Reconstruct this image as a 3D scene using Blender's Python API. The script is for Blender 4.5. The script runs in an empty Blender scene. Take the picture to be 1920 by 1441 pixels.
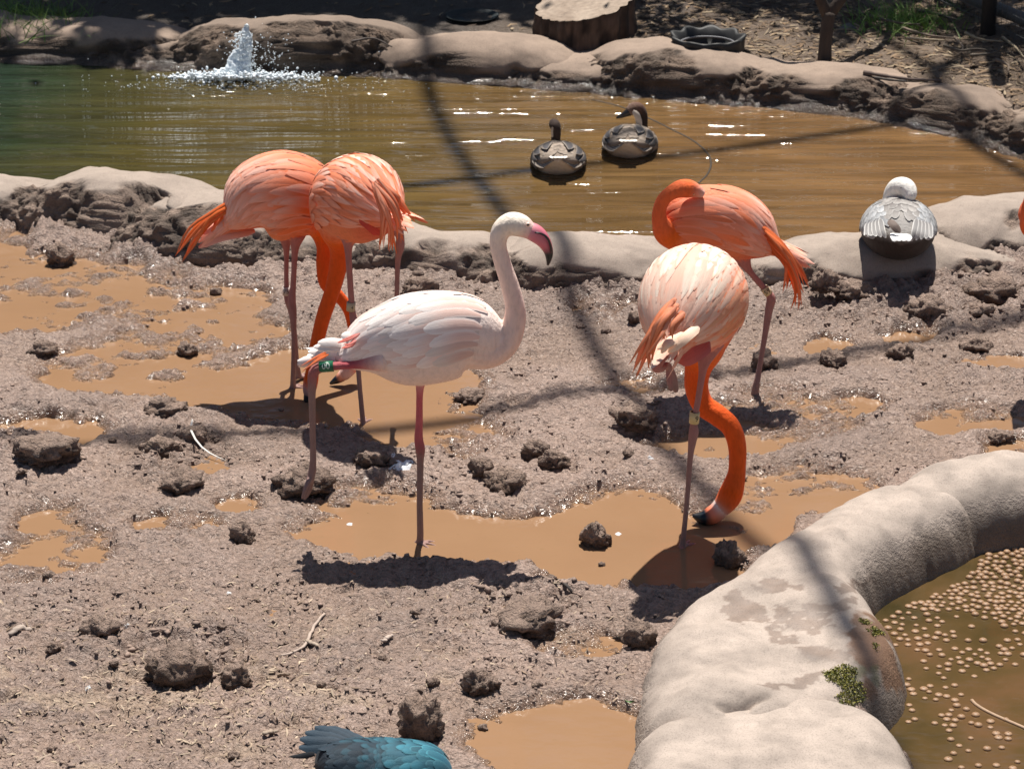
import bpy, bmesh, math, random
import numpy as np
from mathutils import Vector, Matrix
from mathutils.kdtree import KDTree

# ------------------------------------------------------------------ camera, world, sun, exposure
scene = bpy.context.scene
COL = scene.collection
CAM_H, PITCH, FPX = 3.9, math.radians(22.0), 4960.0
cam_data = bpy.data.cameras.new("camera")
cam = bpy.data.objects.new("camera", cam_data)
COL.objects.link(cam)
cam.location = (0, 0, CAM_H)
cam.rotation_euler = (math.pi / 2 - PITCH, 0, 0)
cam_data.sensor_width = 36.0
cam_data.lens = FPX / 1920.0 * 36.0
cam_data.clip_start, cam_data.clip_end = 0.1, 2000.0
cam_data.dof.use_dof = True
cam_data.dof.focus_distance = 9.4
cam_data.dof.aperture_fstop = 9.0
scene.camera = cam

SUN_T = Vector((0.035, 0.364, 1.0))           # towards the sun, per metre of height
sun_dir = SUN_T.normalized()
world = bpy.data.worlds.new("World")
scene.world = world
world.use_nodes = True
wn = world.node_tree.nodes
wl = world.node_tree.links
sky = wn.new("ShaderNodeTexSky")
sky.sky_type = 'NISHITA'
sky.sun_disc = False
sky.sun_elevation = math.asin(sun_dir.z)
sky.sun_rotation = math.atan2(sun_dir.x, sun_dir.y)
sky.air_density, sky.dust_density = 1.0, 1.0
wl.new(sky.outputs[0], wn["Background"].inputs[0])
wn["Background"].inputs[1].default_value = 0.05

sl = bpy.data.lights.new("sun", 'SUN')
sl.energy = 5.0
sl.angle = math.radians(0.53)
sl.color = (1.0, 0.95, 0.88)
sun = bpy.data.objects.new("sun", sl)
COL.objects.link(sun)
sun.location = (2, 8, 20)
sun.rotation_euler = (-sun_dir).to_track_quat('-Z', 'Y').to_euler()

scene.view_settings.view_transform = 'Standard'
scene.view_settings.look = 'None'
scene.view_settings.exposure = 0.52
scene.view_settings.gamma = 1.0
scene.view_settings.use_curve_mapping = False
scene.render.engine = 'CYCLES'
scene.cycles.use_denoising = True
scene.cycles.max_bounces = 4
scene.cycles.sample_clamp_indirect = 4.0

# ------------------------------------------------------------------ pixel <-> place
CP, SP = math.cos(PITCH), math.sin(PITCH)
CAM = np.array([0, 0, CAM_H])

def ray(px, py):
    a = (np.asarray(px, float) - 960.0) / FPX
    b = -(np.asarray(py, float) - 720.5) / FPX
    return np.stack([a, CP + b * SP, -SP + b * CP], -1)

def G(px, py, z=0.0):
    """the point at height z seen at a pixel"""
    d = ray(px, py)
    t = (z - CAM_H) / d[..., 2]
    return CAM + d * t[..., None]

def V(px, py, Y):
    """the point in the upright plane y = Y seen at a pixel"""
    d = ray(px, py)
    t = np.asarray(Y) / d[..., 1]
    return CAM + d * np.asarray(t)[..., None]

def proj(p):
    q = p - CAM
    dep = q[..., 1] * CP - q[..., 2] * SP
    up = q[..., 1] * SP + q[..., 2] * CP
    return 960 + FPX * q[..., 0] / dep, 720.5 - FPX * up / dep

def mpp(p):
    """metres per photo pixel at a point"""
    q = np.asarray(p) - CAM
    return (q[..., 1] * CP - q[..., 2] * SP) / FPX

# ------------------------------------------------------------------ noise
def _hash(ix, iy, iz, seed):
    h = (ix.astype(np.int64) * 374761393 + iy.astype(np.int64) * 668265263 + iz.astype(np.int64) * 2147483647 + seed * 974634777) & 0xFFFFFFFF
    h = ((h ^ (h >> 13)) * 1274126177) & 0xFFFFFFFF
    h = ((h ^ (h >> 16)) * 2246822519) & 0xFFFFFFFF
    return ((h ^ (h >> 15)) & 0xFFFFFF) / float(0xFFFFFF) * 2 - 1

def noise2(x, y, seed=0):
    ix, iy = np.floor(x), np.floor(y)
    fx, fy = x - ix, y - iy
    u, v = fx * fx * fx * (fx * (fx * 6 - 15) + 10), fy * fy * fy * (fy * (fy * 6 - 15) + 10)
    z = np.zeros_like(ix)
    a, b = _hash(ix, iy, z, seed), _hash(ix + 1, iy, z, seed)
    c, d = _hash(ix, iy + 1, z, seed), _hash(ix + 1, iy + 1, z, seed)
    return (a * (1 - u) + b * u) * (1 - v) + (c * (1 - u) + d * u) * v

def noise3(p, seed=0):
    i = np.floor(p)
    f = p - i
    w = f * f * f * (f * (f * 6 - 15) + 10)
    r = 0
    for dx in (0, 1):
        for dy in (0, 1):
            for dz in (0, 1):
                wt = (w[..., 0] if dx else 1 - w[..., 0]) * (w[..., 1] if dy else 1 - w[..., 1]) * (w[..., 2] if dz else 1 - w[..., 2])
                r = r + wt * _hash(i[..., 0] + dx, i[..., 1] + dy, i[..., 2] + dz, seed)
    return r

def fbm2(x, y, octv=4, seed=0, gain=0.5):
    r, a, t = 0, 1.0, 0
    c, s = math.cos(0.6), math.sin(0.6)
    for o in range(octv):
        r = r + a * noise2(x, y, seed + o * 17)
        t += a
        a *= gain
        x, y = (c * x - s * y) * 2.03 + 3.1, (s * x + c * y) * 2.03 + 7.7
    return r / t

def fbm3(p, octv=4, seed=0, gain=0.5):
    r, a, t = 0, 1.0, 0
    for o in range(octv):
        r = r + a * noise3(p, seed + o * 13)
        t += a
        a *= gain
        p = p * 2.03 + 5.3
    return r / t

def sstep(a, b, x):
    t = np.clip((x - a) / (b - a), 0, 1)
    return t * t * (3 - 2 * t)

def poly_sd(x, y, poly):
    """signed distance to a polygon, negative inside"""
    best = np.full(x.shape, 1e9)
    inside = np.zeros(x.shape, bool)
    n = len(poly)
    for i in range(n):
        x0, y0 = poly[i]
        x1, y1 = poly[(i + 1) % n]
        ex, ey = x1 - x0, y1 - y0
        t = np.clip(((x - x0) * ex + (y - y0) * ey) / (ex * ex + ey * ey + 1e-12), 0, 1)
        best = np.minimum(best, np.hypot(x - x0 - t * ex, y - y0 - t * ey))
        cond = (y0 > y) != (y1 > y)
        xs = x0 + (y - y0) / (ey if abs(ey) > 1e-12 else 1e-12) * ex
        inside ^= cond & (x < xs)
    return np.where(inside, -best, best)

# ------------------------------------------------------------------ mesh helpers
def tag(o, label=None, cat=None, group=None, kind=None):
    if label: o["label"] = label
    if cat: o["category"] = cat
    if group: o["group"] = group
    if kind: o["kind"] = kind
    return o

def add_color(me, name, cols):
    cols = np.asarray(cols, np.float32)
    if cols.ndim == 1: cols = np.repeat(cols[:, None], 3, 1)
    full = np.ones((len(cols), 4), np.float32)
    full[:, :3] = cols
    at = me.color_attributes.new(name, 'FLOAT_COLOR', 'POINT')
    at.data.foreach_set("color", full.ravel())

def mesh_np(name, verts, quads=None, tris=None, colors=None, uvs=None, smooth=True):
    me = bpy.data.meshes.new(name)
    verts = np.asarray(verts, np.float32)
    me.vertices.add(len(verts))
    me.vertices.foreach_set("co", verts.ravel())
    loops, starts, tot = [], [], 0
    for f, k in ((quads, 4), (tris, 3)):
        if f is not None and len(f):
            f = np.asarray(f, np.int32)
            loops.append(f.ravel())
            starts.append(tot + np.arange(len(f), dtype=np.int32) * k)
            tot += len(f) * k
    lo, st = np.concatenate(loops), np.concatenate(starts)
    me.loops.add(len(lo))
    me.loops.foreach_set("vertex_index", lo)
    me.polygons.add(len(st))
    me.polygons.foreach_set("loop_start", st)
    if smooth:
        me.polygons.foreach_set("use_smooth", np.ones(len(st), bool))
    me.update(calc_edges=True)
    if colors:
        for k, c in colors.items(): add_color(me, k, c)
    if uvs is not None:
        ul = me.uv_layers.new(name="UVMap")
        ul.data.foreach_set("uv", np.asarray(uvs, np.float32)[lo].ravel())
    return me

def obj(name, me, mat=None, parent=None, loc=None):
    o = bpy.data.objects.new(name, me)
    COL.objects.link(o)
    if mat is not None and me is not None and not me.materials: me.materials.append(mat)
    if parent is not None: o.parent = parent
    if loc is not None: o.location = loc
    return o

def empty(name, loc):
    o = bpy.data.objects.new(name, None)
    COL.objects.link(o)
    o.empty_display_size = 0.1
    o.location = loc
    return o

def grid_quads(nr, nc, wrap=False):
    i = np.arange(nr - 1)[:, None]
    j = np.arange(nc if wrap else nc - 1)[None, :]
    a = i * nc + j
    b = i * nc + (j + 1) % nc
    return np.stack([a, b, b + nc, a + nc], -1).reshape(-1, 4)

def catmull(P, n):
    """n points along a Catmull-Rom curve through the rows of P, even in arc length"""
    P = np.asarray(P, float)
    if len(P) == 2:
        t = np.linspace(0, 1, n)[:, None]
        return P[0] * (1 - t) + P[1] * t
    Q = np.vstack([2 * P[0] - P[1], P, 2 * P[-1] - P[-2]])
    out = []
    for i in range(1, len(Q) - 2):
        t = np.linspace(0, 1, 14, endpoint=False)[:, None]
        p0, p1, p2, p3 = Q[i - 1], Q[i], Q[i + 1], Q[i + 2]
        out.append(0.5 * (2 * p1 + (p2 - p0) * t + (2 * p0 - 5 * p1 + 4 * p2 - p3) * t ** 2 + (3 * p1 - p0 - 3 * p2 + p3) * t ** 3))
    out.append(P[-1:])
    out = np.vstack(out)
    d = np.r_[0, np.cumsum(np.linalg.norm(np.diff(out[:, :3], axis=0), axis=1) + 1e-9)]
    s = np.linspace(0, d[-1], n)
    return np.stack([np.interp(s, d, out[:, k]) for k in range(out.shape[1])], -1)

def norm(v):
    return v / np.maximum(np.linalg.norm(v, axis=-1, keepdims=True), 1e-9)

def tube_arrays(P, R, n=12, cap=True, flat=1.0):
    """tube along points P with radii R -> verts, quads, tris"""
    P, R = np.asarray(P, float), np.asarray(R, float)
    T = norm(np.gradient(P, axis=0))
    N = np.zeros_like(P)
    ref = np.array([0, 0, 1.0]) if abs(T[0, 2]) < 0.9 else np.array([1.0, 0, 0])
    v = np.cross(T[0], ref)
    N[0] = v / np.linalg.norm(v)
    for i in range(1, len(P)):
        v = N[i - 1] - T[i] * np.dot(N[i - 1], T[i])
        N[i] = v / max(np.linalg.norm(v), 1e-9)
    B = np.cross(T, N)
    th = np.linspace(0, 2 * np.pi, n, endpoint=False)
    ring = N[:, None] * np.cos(th)[None, :, None] + B[:, None] * np.sin(th)[None, :, None] * flat
    verts = (P[:, None] + ring * R[:, None, None]).reshape(-1, 3)
    quads = grid_quads(len(P), n, True)
    tris = []
    if cap:
        k = len(verts)
        verts = np.vstack([verts, P[0] - T[0] * R[0] * 0.5, P[-1] + T[-1] * R[-1] * 0.5])
        for j in range(n):
            tris.append((k, (j + 1) % n, j))
            b = (len(P) - 1) * n
            tris.append((k + 1, b + j, b + (j + 1) % n))
    return verts, quads, np.array(tris, int).reshape(-1, 3)

class Pile:
    """collects pieces of one mesh"""
    def __init__(self):
        self.v, self.q, self.t, self.c, self.n = [], [], [], [], 0
    def add(self, v, q=None, t=None, col=(1, 1, 1)):
        v = np.asarray(v, float)
        if q is not None and len(q): self.q.append(np.asarray(q) + self.n)
        if t is not None and len(t): self.t.append(np.asarray(t) + self.n)
        c = np.asarray(col, float)
        self.c.append(np.broadcast_to(c, (len(v), 3)) if c.ndim == 1 else c)
        self.v.append(v)
        self.n += len(v)
    def tube(self, P, R, n=12, col=(1, 1, 1), flat=1.0):
        v, q, t = tube_arrays(P, R, n, True, flat)
        self.add(v, q, t, col)
    def mesh(self, name, origin=(0, 0, 0), smooth=True):
        return mesh_np(name, np.vstack(self.v) - np.asarray(origin), np.vstack(self.q) if self.q else None,
                       np.vstack(self.t) if self.t else None, {"Col": np.vstack(self.c)}, smooth=smooth)

# ------------------------------------------------------------------ material helpers
class NT:
    def __init__(self, name):
        self.m = bpy.data.materials.new(name)
        self.m.use_nodes = True
        self.t = self.m.node_tree
        self.b = self.t.nodes["Principled BSDF"]
    def n(self, typ, **kw):
        nd = self.t.nodes.new("ShaderNode" + typ)
        for k, v in kw.items():
            if k.startswith("i_"):
                nd.inputs[k[2:].replace("_", " ")].default_value = v
            else: setattr(nd, k, v)
        return nd
    def l(self, a, b): self.t.links.new(a, b)
    def set(self, **kw):
        for k, v in kw.items(): self.b.inputs[k.replace("_", " ")].default_value = v
    def attr(self, name):
        return self.n("Attribute", attribute_name=name).outputs["Color"]
    def noise(self, scale, detail=4, rough=0.55, vec=None, dist=0.0):
        nd = self.n("TexNoise")
        nd.inputs["Scale"].default_value = scale
        nd.inputs["Detail"].default_value = detail
        nd.inputs["Roughness"].default_value = rough
        nd.inputs["Distortion"].default_value = dist
        self.l(vec if vec is not None else self.obj(), nd.inputs["Vector"])
        return nd.outputs["Fac"]
    def obj(self):
        if not hasattr(self, "_tc"): self._tc = self.n("TexCoord")
        return self._tc.outputs["Object"]
    def uv(self):
        if not hasattr(self, "_tc"): self._tc = self.n("TexCoord")
        return self._tc.outputs["UV"]
    def map(self, vec, scale=(1, 1, 1), rot=(0, 0, 0), loc=(0, 0, 0)):
        nd = self.n("Mapping")
        nd.inputs["Scale"].default_value = scale
        nd.inputs["Rotation"].default_value = rot
        nd.inputs["Location"].default_value = loc
        self.l(vec, nd.inputs["Vector"])
        return nd.outputs["Vector"]
    def ramp(self, fac, stops):
        nd = self.n("ValToRGB")
        e = nd.color_ramp.elements
        while len(e) > len(stops): e.remove(e[-1])
        while len(e) < len(stops): e.new(0.5)
        for k, (p, c) in enumerate(stops):
            e[k].position = p
            e[k].color = (*c, 1) if not isinstance(c, (int, float)) else (c, c, c, 1)
        self.l(fac, nd.inputs["Fac"])
        return nd.outputs["Color"]
    def mix(self, fac, a, b, blend='MIX'):
        nd = self.n("Mix", data_type='RGBA', blend_type=blend)
        for i, x in ((0, fac), (6, a), (7, b)):
            if hasattr(x, "is_linked") or hasattr(x, "links"): self.l(x, nd.inputs[i])
            else: nd.inputs[i].default_value = x if i == 0 else (*x, 1)
        return nd.outputs[2]
    def math(self, op, a, b=0.0):
        nd = self.n("Math", operation=op)
        for i, x in ((0, a), (1, b)):
            if hasattr(x, "links"): self.l(x, nd.inputs[i])
            else: nd.inputs[i].default_value = x
        return nd.outputs[0]
    def bump(self, h, strength=0.5, dist=0.01, prev=None):
        nd = self.n("Bump")
        nd.inputs["Strength"].default_value = strength
        nd.inputs["Distance"].default_value = dist
        self.l(h, nd.inputs["Height"])
        if prev is not None: self.l(prev, nd.inputs["Normal"])
        return nd.outputs["Normal"]
    def base(self, c): self.l(c, self.b.inputs["Base Color"])
    def rough(self, c): self.l(c, self.b.inputs["Roughness"])
    def normal(self, c): self.l(c, self.b.inputs["Normal"])

rng = np.random.default_rng(7)
# ------------------------------------------------------------------ materials of the setting
def mat_ground():
    k = NT("mud_and_earth")
    fine = k.noise(120, 2, 0.6)
    mid = k.noise(42, 3, 0.7, k.map(k.obj(), (1, 1.25, 1)), 1.2)
    c = k.mix(0.5, k.attr("Col"), k.ramp(fine, [(0.32, 0.45), (0.5, 1.0), (0.68, 1.3)]), 'MULTIPLY')
    c = k.mix(0.5, c, k.ramp(mid, [(0.3, 0.62), (0.5, 1.0), (0.72, 1.2)]), 'MULTIPLY')
    k.base(c)
    sep = k.n("SeparateColor")
    k.l(k.attr("Wet"), sep.inputs[0])
    k.rough(k.ramp(sep.outputs[0], [(0.0, 0.58), (0.3, 0.42), (0.6, 0.24), (1.0, 0.14)]))
    k.set(Specular_IOR_Level=0.5)
    hh = k.math('ADD', mid, k.math('MULTIPLY', fine, 0.28))
    k.normal(k.bump(hh, 1.0, 0.017))
    return k.m

def mat_puddle():
    k = NT("muddy_puddle_water")
    big = k.noise(3.0, 3)
    speck = k.noise(60, 2, 0.5, k.map(k.obj(), (0.6, 1, 1)))
    c = k.mix(big, (0.24, 0.138, 0.075), (0.285, 0.17, 0.095))
    c = k.mix(k.ramp(speck, [(0.0, 1.0), (0.27, 1.0), (0.31, 0.0)]), c, (0.25, 0.15, 0.08))
    k.base(c)
    k.set(Roughness=0.07, IOR=1.33)
    k.normal(k.bump(k.noise(9, 3, 0.5, k.map(k.obj(), (0.8, 1.6, 1))), 0.12, 0.02))
    return k.m

def mat_pond():
    k = NT("pond_water")
    o = k.obj()
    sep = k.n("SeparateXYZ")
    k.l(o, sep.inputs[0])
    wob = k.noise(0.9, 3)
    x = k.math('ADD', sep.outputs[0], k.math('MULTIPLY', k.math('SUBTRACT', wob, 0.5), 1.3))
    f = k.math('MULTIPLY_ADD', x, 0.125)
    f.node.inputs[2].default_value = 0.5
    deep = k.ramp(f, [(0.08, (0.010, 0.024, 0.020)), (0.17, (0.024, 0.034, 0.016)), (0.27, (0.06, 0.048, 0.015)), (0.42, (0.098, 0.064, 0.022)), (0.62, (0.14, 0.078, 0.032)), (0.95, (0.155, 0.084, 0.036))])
    ripple_bands = k.noise(2.2, 3, 0.6, k.map(o, (0.45, 3.4, 1)), 0.7)
    c = k.mix(0.6, deep, k.ramp(ripple_bands, [(0.28, 0.5), (0.5, 1.0), (0.7, 1.6)]), 'MULTIPLY')  # light and dark of the ripples painted into the water colour
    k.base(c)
    k.set(Roughness=0.05, IOR=1.33)
    w1 = k.noise(2.4, 2, 0.45, k.map(o, (0.4, 2.8, 1)), 0.8)
    w2 = k.noise(9, 3, 0.55, k.map(o, (0.6, 1.9, 1), (0, 0, 0.15)), 0.3)
    b = k.bump(w1, 0.62, 0.10)
    b2 = k.n("Bump")
    b2.inputs["Distance"].default_value = 0.02
    k.l(w2, b2.inputs["Height"])
    k.l(b, b2.inputs["Normal"])
    sc = k.n("SeparateColor")
    k.l(k.attr("Chop"), sc.inputs[0])
    st = k.math('MULTIPLY_ADD', sc.outputs[0], 1.6)
    st.node.inputs[2].default_value = 0.26
    k.l(st, b2.inputs["Strength"])
    k.normal(b2.outputs[0])
    return k.m

def mat_feedpond():
    k = NT("feeding_pool_water")
    o = k.obj()
    big = k.noise(2.4, 4, 0.55)
    c = k.ramp(big, [(0.3, (0.04, 0.03, 0.011)), (0.5, (0.085, 0.053, 0.021)), (0.7, (0.135, 0.07, 0.034))])
    k.base(c)
    k.set(Roughness=0.05, IOR=1.33)
    k.normal(k.bump(k.noise(7, 3, 0.5, k.map(o, (0.8, 1.6, 1))), 0.12, 0.02))
    return k.m

def mat_rock():
    k = NT("sculpted_rock")
    fine = k.noise(190, 3, 0.75)
    mid = k.noise(26, 3, 0.6)
    big = k.noise(5, 2, 0.55)
    c = k.mix(0.6, k.attr("Col"), k.ramp(fine, [(0.3, 0.35), (0.46, 1.0), (0.7, 1.2)]), 'MULTIPLY')
    c = k.mix(0.55, c, k.ramp(big, [(0.3, 0.72), (0.55, 1.0), (0.8, 1.1)]), 'MULTIPLY')
    c = k.mix(0.4, c, k.ramp(mid, [(0.3, 0.75), (0.55, 1.0), (0.8, 1.12)]), 'MULTIPLY')
    k.base(c)
    sep = k.n("SeparateColor")
    k.l(k.attr("Wet"), sep.inputs[0])
    k.rough(k.ramp(sep.outputs[0], [(0.0, 0.9), (0.5, 0.5), (1.0, 0.14)]))
    sd = k.n("SeparateColor")
    k.l(k.attr("Rough"), sd.inputs[0])
    b1 = k.n("Bump")
    b1.inputs["Distance"].default_value = 0.013
    k.l(k.math('ADD', k.noise(70, 3, 0.7), k.math('MULTIPLY', fine, 0.3)), b1.inputs["Height"])
    k.l(k.math('MULTIPLY_ADD', sd.outputs[0], 0.8), b1.inputs["Strength"])
    b1.inputs["Strength"].links[0].from_node.inputs[2].default_value = 0.12
    k.normal(b1.outputs[0])
    return k.m

def mat_attr(name, rough=0.7, noise_scale=60, noise_amt=0.5, bump=0.3, bdist=0.004, spec=0.5, detail=4, stretch=(1, 1, 1), sub=0.0):
    k = NT(name)
    nz = k.noise(noise_scale, detail, 0.6, k.map(k.obj(), stretch))
    c = k.mix(noise_amt, k.attr("Col"), k.ramp(nz, [(0.25, 0.5), (0.5, 1.0), (0.75, 1.3)]), 'MULTIPLY')
    k.base(c)
    k.set(Roughness=rough, Specular_IOR_Level=spec, Subsurface_Weight=sub)
    if sub: k.b.inputs["Subsurface Radius"].default_value = (0.02, 0.008, 0.005)
    k.normal(k.bump(nz, bump, bdist))
    return k.m

M_GROUND, M_PUDDLE, M_POND, M_FEED, M_ROCK = mat_ground(), mat_puddle(), mat_pond(), mat_feedpond(), mat_rock()
M_CLOD = mat_attr("mud_clod", 0.95, 110, 0.8, 1.0, 0.02)
M_WOOD = mat_attr("weathered_wood", 0.85, 40, 0.6, 0.4, 0.004)
M_BARK = mat_attr("bark", 0.95, 30, 0.7, 0.8, 0.01, stretch=(1, 1, 0.25))
M_LEAF = mat_attr("leaf", 0.55, 20, 0.4, 0.1, 0.002)
M_RUBBER = mat_attr("black_rubber", 0.6, 80, 0.5, 0.3, 0.002)
M_LITTER = mat_attr("litter", 0.9, 60, 0.4, 0.2, 0.002)

# ------------------------------------------------------------------ ground
PUD = 0.015            # puddle level
POOL = -0.07           # feeding pool level
def line_y(pts, z=0.0):
    w = G([p[0] for p in pts], [p[1] for p in pts], z)
    o = np.argsort(w[:, 0])
    return lambda x: np.interp(x, w[o, 0], w[o, 1])
front_contact = [(-300, 425), (0, 428), (150, 462), (300, 490), (450, 505), (600, 520), (800, 548), (1000, 562), (1150, 566), (1300, 556), (1500, 560), (1650, 560), (1800, 530), (1950, 510), (2300, 480)]
back_contact = [(-400, 105), (0, 108), (270, 128), (400, 134), (740, 140), (1010, 160), (1200, 178), (1400, 192), (1650, 215), (1760, 245), (1850, 262), (1960, 305), (2300, 430)]
rim_y, bank_y = line_y(front_contact), line_y(back_contact)
pool_px = [(1862, 1024), (2050, 1010), (2350, 1040), (2350, 1750), (1850, 1750), (1790, 1470), (1735, 1400), (1660, 1345), (1640, 1300), (1700, 1262), (1668, 1205), (1632, 1152), (1690, 1105), (1780, 1065)]
pool = G([p[0] for p in pool_px], [p[1] for p in pool_px], POOL)[:, :2]

# puddles: pixel ellipses (cx, cy, rx, ry, fill) ; fill 1 = open water, 0.5 = water with mud showing through
PUDDLES = [(90, 540, 190, 46, .88), (40, 600, 110, 32, .84), (-10, 470, 60, 26, 1), (250, 515, 120, 24, .74), (430, 505, 75, 17, .9), (300, 590, 150, 45, .62), (420, 575, 80, 30, .72),
           (470, 635, 60, 32, .8), (330, 650, 130, 34, .62), (240, 715, 150, 34, .8), (190, 690, 90, 34, .62), (470, 735, 150, 40, 1), (640, 745, 190, 56, 1), (790, 740, 110, 44, 1), (800, 815, 110, 34, .85), (880, 835, 70, 26, .66),
           (600, 690, 130, 26, 1), (90, 818, 100, 20, .95), (110, 1030, 80, 55, .85), (60, 1070, 80, 40, .6), (445, 962, 40, 16, .8), (330, 998, 75, 15, .7), (760, 1005, 165, 36, 1), (940, 1020, 200, 36, 1), (700, 950, 110, 26, .64),
           (1180, 1010, 130, 70, 1), (1160, 1060, 130, 42, 1), (1290, 1050, 110, 60, 1), (1410, 985, 70, 55, .85), (1500, 930, 120, 38, .68), (1460, 795, 120, 44, .68), (1600, 770, 55, 18, .9), (1340, 845, 110, 22, .85), (1130, 592, 65, 20, .85),
           (1700, 638, 42, 14, .9), (1555, 655, 42, 12, .9), (1890, 690, 80, 13, .75), (1900, 855, 50, 20, .9), (1080, 1400, 175, 62, 1), (1090, 1098, 70, 16, .8), (1075, 1225, 80, 28, .6), (1150, 1441, 120, 60, 1), (1230, 735, 90, 16, .62), (1820, 800, 90, 26, .6)]
ROUGH = [(1760, 560, 240, 80), (1000, 520, 280, 50), (250, 440, 330, 40), (1600, 600, 180, 40), (60, 850, 110, 40), (340, 870, 110, 60), (990, 1150, 120, 40), (300, 1240, 180, 60), (1200, 800, 60, 50), (830, 760, 60, 20)]

def ell_field(px, py, E):
    best = np.full(px.shape, -9.0)
    for e in E:
        r2 = ((px - e[0]) / e[2]) ** 2 + ((py - e[1]) / e[3]) ** 2
        best = np.maximum(best, 1 - r2)
    return best

def axis(lo, hi, step, far_lo, far_hi, extra=()):
    a = list(np.arange(lo, hi + 1e-6, step))
    for y0, st in extra:
        while a[-1] < y0: a.append(a[-1] + st)
    for sgn in (1, -1):
        st = 0.05
        end = a[-1] if sgn > 0 else a[0]
        far = []
        while (end < far_hi if sgn > 0 else end > far_lo):
            end += sgn * st
            st *= 1.17
            far.append(end)
        a = a + far if sgn > 0 else far[::-1] + a
    return np.array(a)

def ground_height(x, y):
    px, py = proj(np.stack([x, y, np.zeros_like(x)], -1))
    wx = px + 16 * fbm2(x * 5, y * 5, 3, 1) + 8 * fbm2(x * 22, y * 22, 3, 2)
    wy = py + 9 * fbm2(x * 5, y * 5, 3, 3) + 6 * fbm2(x * 22, y * 22, 3, 4)
    vis = (y > 5) & (y < 13) & (np.abs(x) < 4)
    rough = np.where(vis, sstep(-0.4, 0.7, ell_field(px, py, ROUGH)), 0)
    base = 0.046 + 0.020 * fbm2(x * 1.6, y * 1.6, 3, 5)
    pw = np.zeros_like(x)
    for e in PUDDLES:
        r2 = ((wx - e[0]) / e[2]) ** 2 + ((wy - e[1]) / e[3]) ** 2
        pw = np.maximum(pw, sstep(-1.15, 0.3, 1 - r2) * e[4])
    pw = np.where(vis, pw, 0)
    h = base - 0.058 * pw
    amp = 1 - 0.6 * sstep(0.75, 1.0, pw)
    lump = 1 - np.abs(fbm2(x * 13, y * 13, 3, 21)) * 2.2
    chop = np.abs(fbm2(x * 34, y * 46, 2, 71))
    h = h + amp * (0.024 * fbm2(x * 6, y * 6, 3, 9) + 0.013 * lump * sstep(-0.3, 0.35, fbm2(x * 2.7, y * 2.7, 3, 79)) + 0.011 * fbm2(x * 26, y * 30, 3, 12, 0.6) - 0.010 * sstep(0.20, 0.02, chop) - 0.007 * sstep(0.30, 0.55, fbm2(x * 38, y * 60, 2, 73)) * sstep(-0.15, 0.3, fbm2(x * 3.3, y * 3.3, 3, 75)))
    h = h + sstep(0.25, 0.5, pw) * (1 - 0.75 * sstep(0.86, 0.99, pw)) * (0.038 * fbm2(x * 8, y * 14, 4, 77, 0.62) + 0.004)
    h = h + rough * (0.045 * np.maximum(fbm2(x * 9, y * 9, 4, 31, 0.6), -0.25) + 0.03 * fbm2(x * 4, y * 4, 2, 33) + 0.012 * fbm2(x * 40, y * 40, 3, 35))
    # pond basin between the two rims
    ry, by = rim_y(x), bank_y(x)
    berm = sstep(-0.42, 0.02, y - ry) * sstep(-5, 6, 5 - np.abs(x))
    h = h + berm * (0.035 + 0.05 * np.maximum(fbm2(x * 6, y * 6, 4, 81, 0.6), -0.2) + 0.014 * fbm2(x * 30, y * 30, 3, 83))
    rough = np.maximum(rough, 0.75 * berm)
    inpond = sstep(0.12, 0.45, y - ry) * (1 - sstep(0.0, 0.3, y - by - 0.05))
    bank = sstep(0.0, 0.4, y - by - 0.1)
    hb = 0.13 + 0.05 * np.clip(y - by, 0, 3) + 0.012 * fbm2(x * 8, y * 8, 4, 41) + 0.02 * fbm2(x * 2, y * 2, 3, 43)
    h = np.where(y > ry + 0.2, h * (1 - bank) + hb * bank, h)
    h = h * (1 - inpond) - 0.35 * inpond
    sd = np.full(x.shape, 9.0)
    near = (x > 0.5) & (x < 5) & (y < 9.5) & (y > 4)
    sd[near] = poly_sd(x[near], y[near], pool)
    inpool = 1 - sstep(0.02, 0.16, sd)
    h = h * (1 - inpool) - 0.30 * inpool
    return h, pw, rough, bank, px, py

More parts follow.
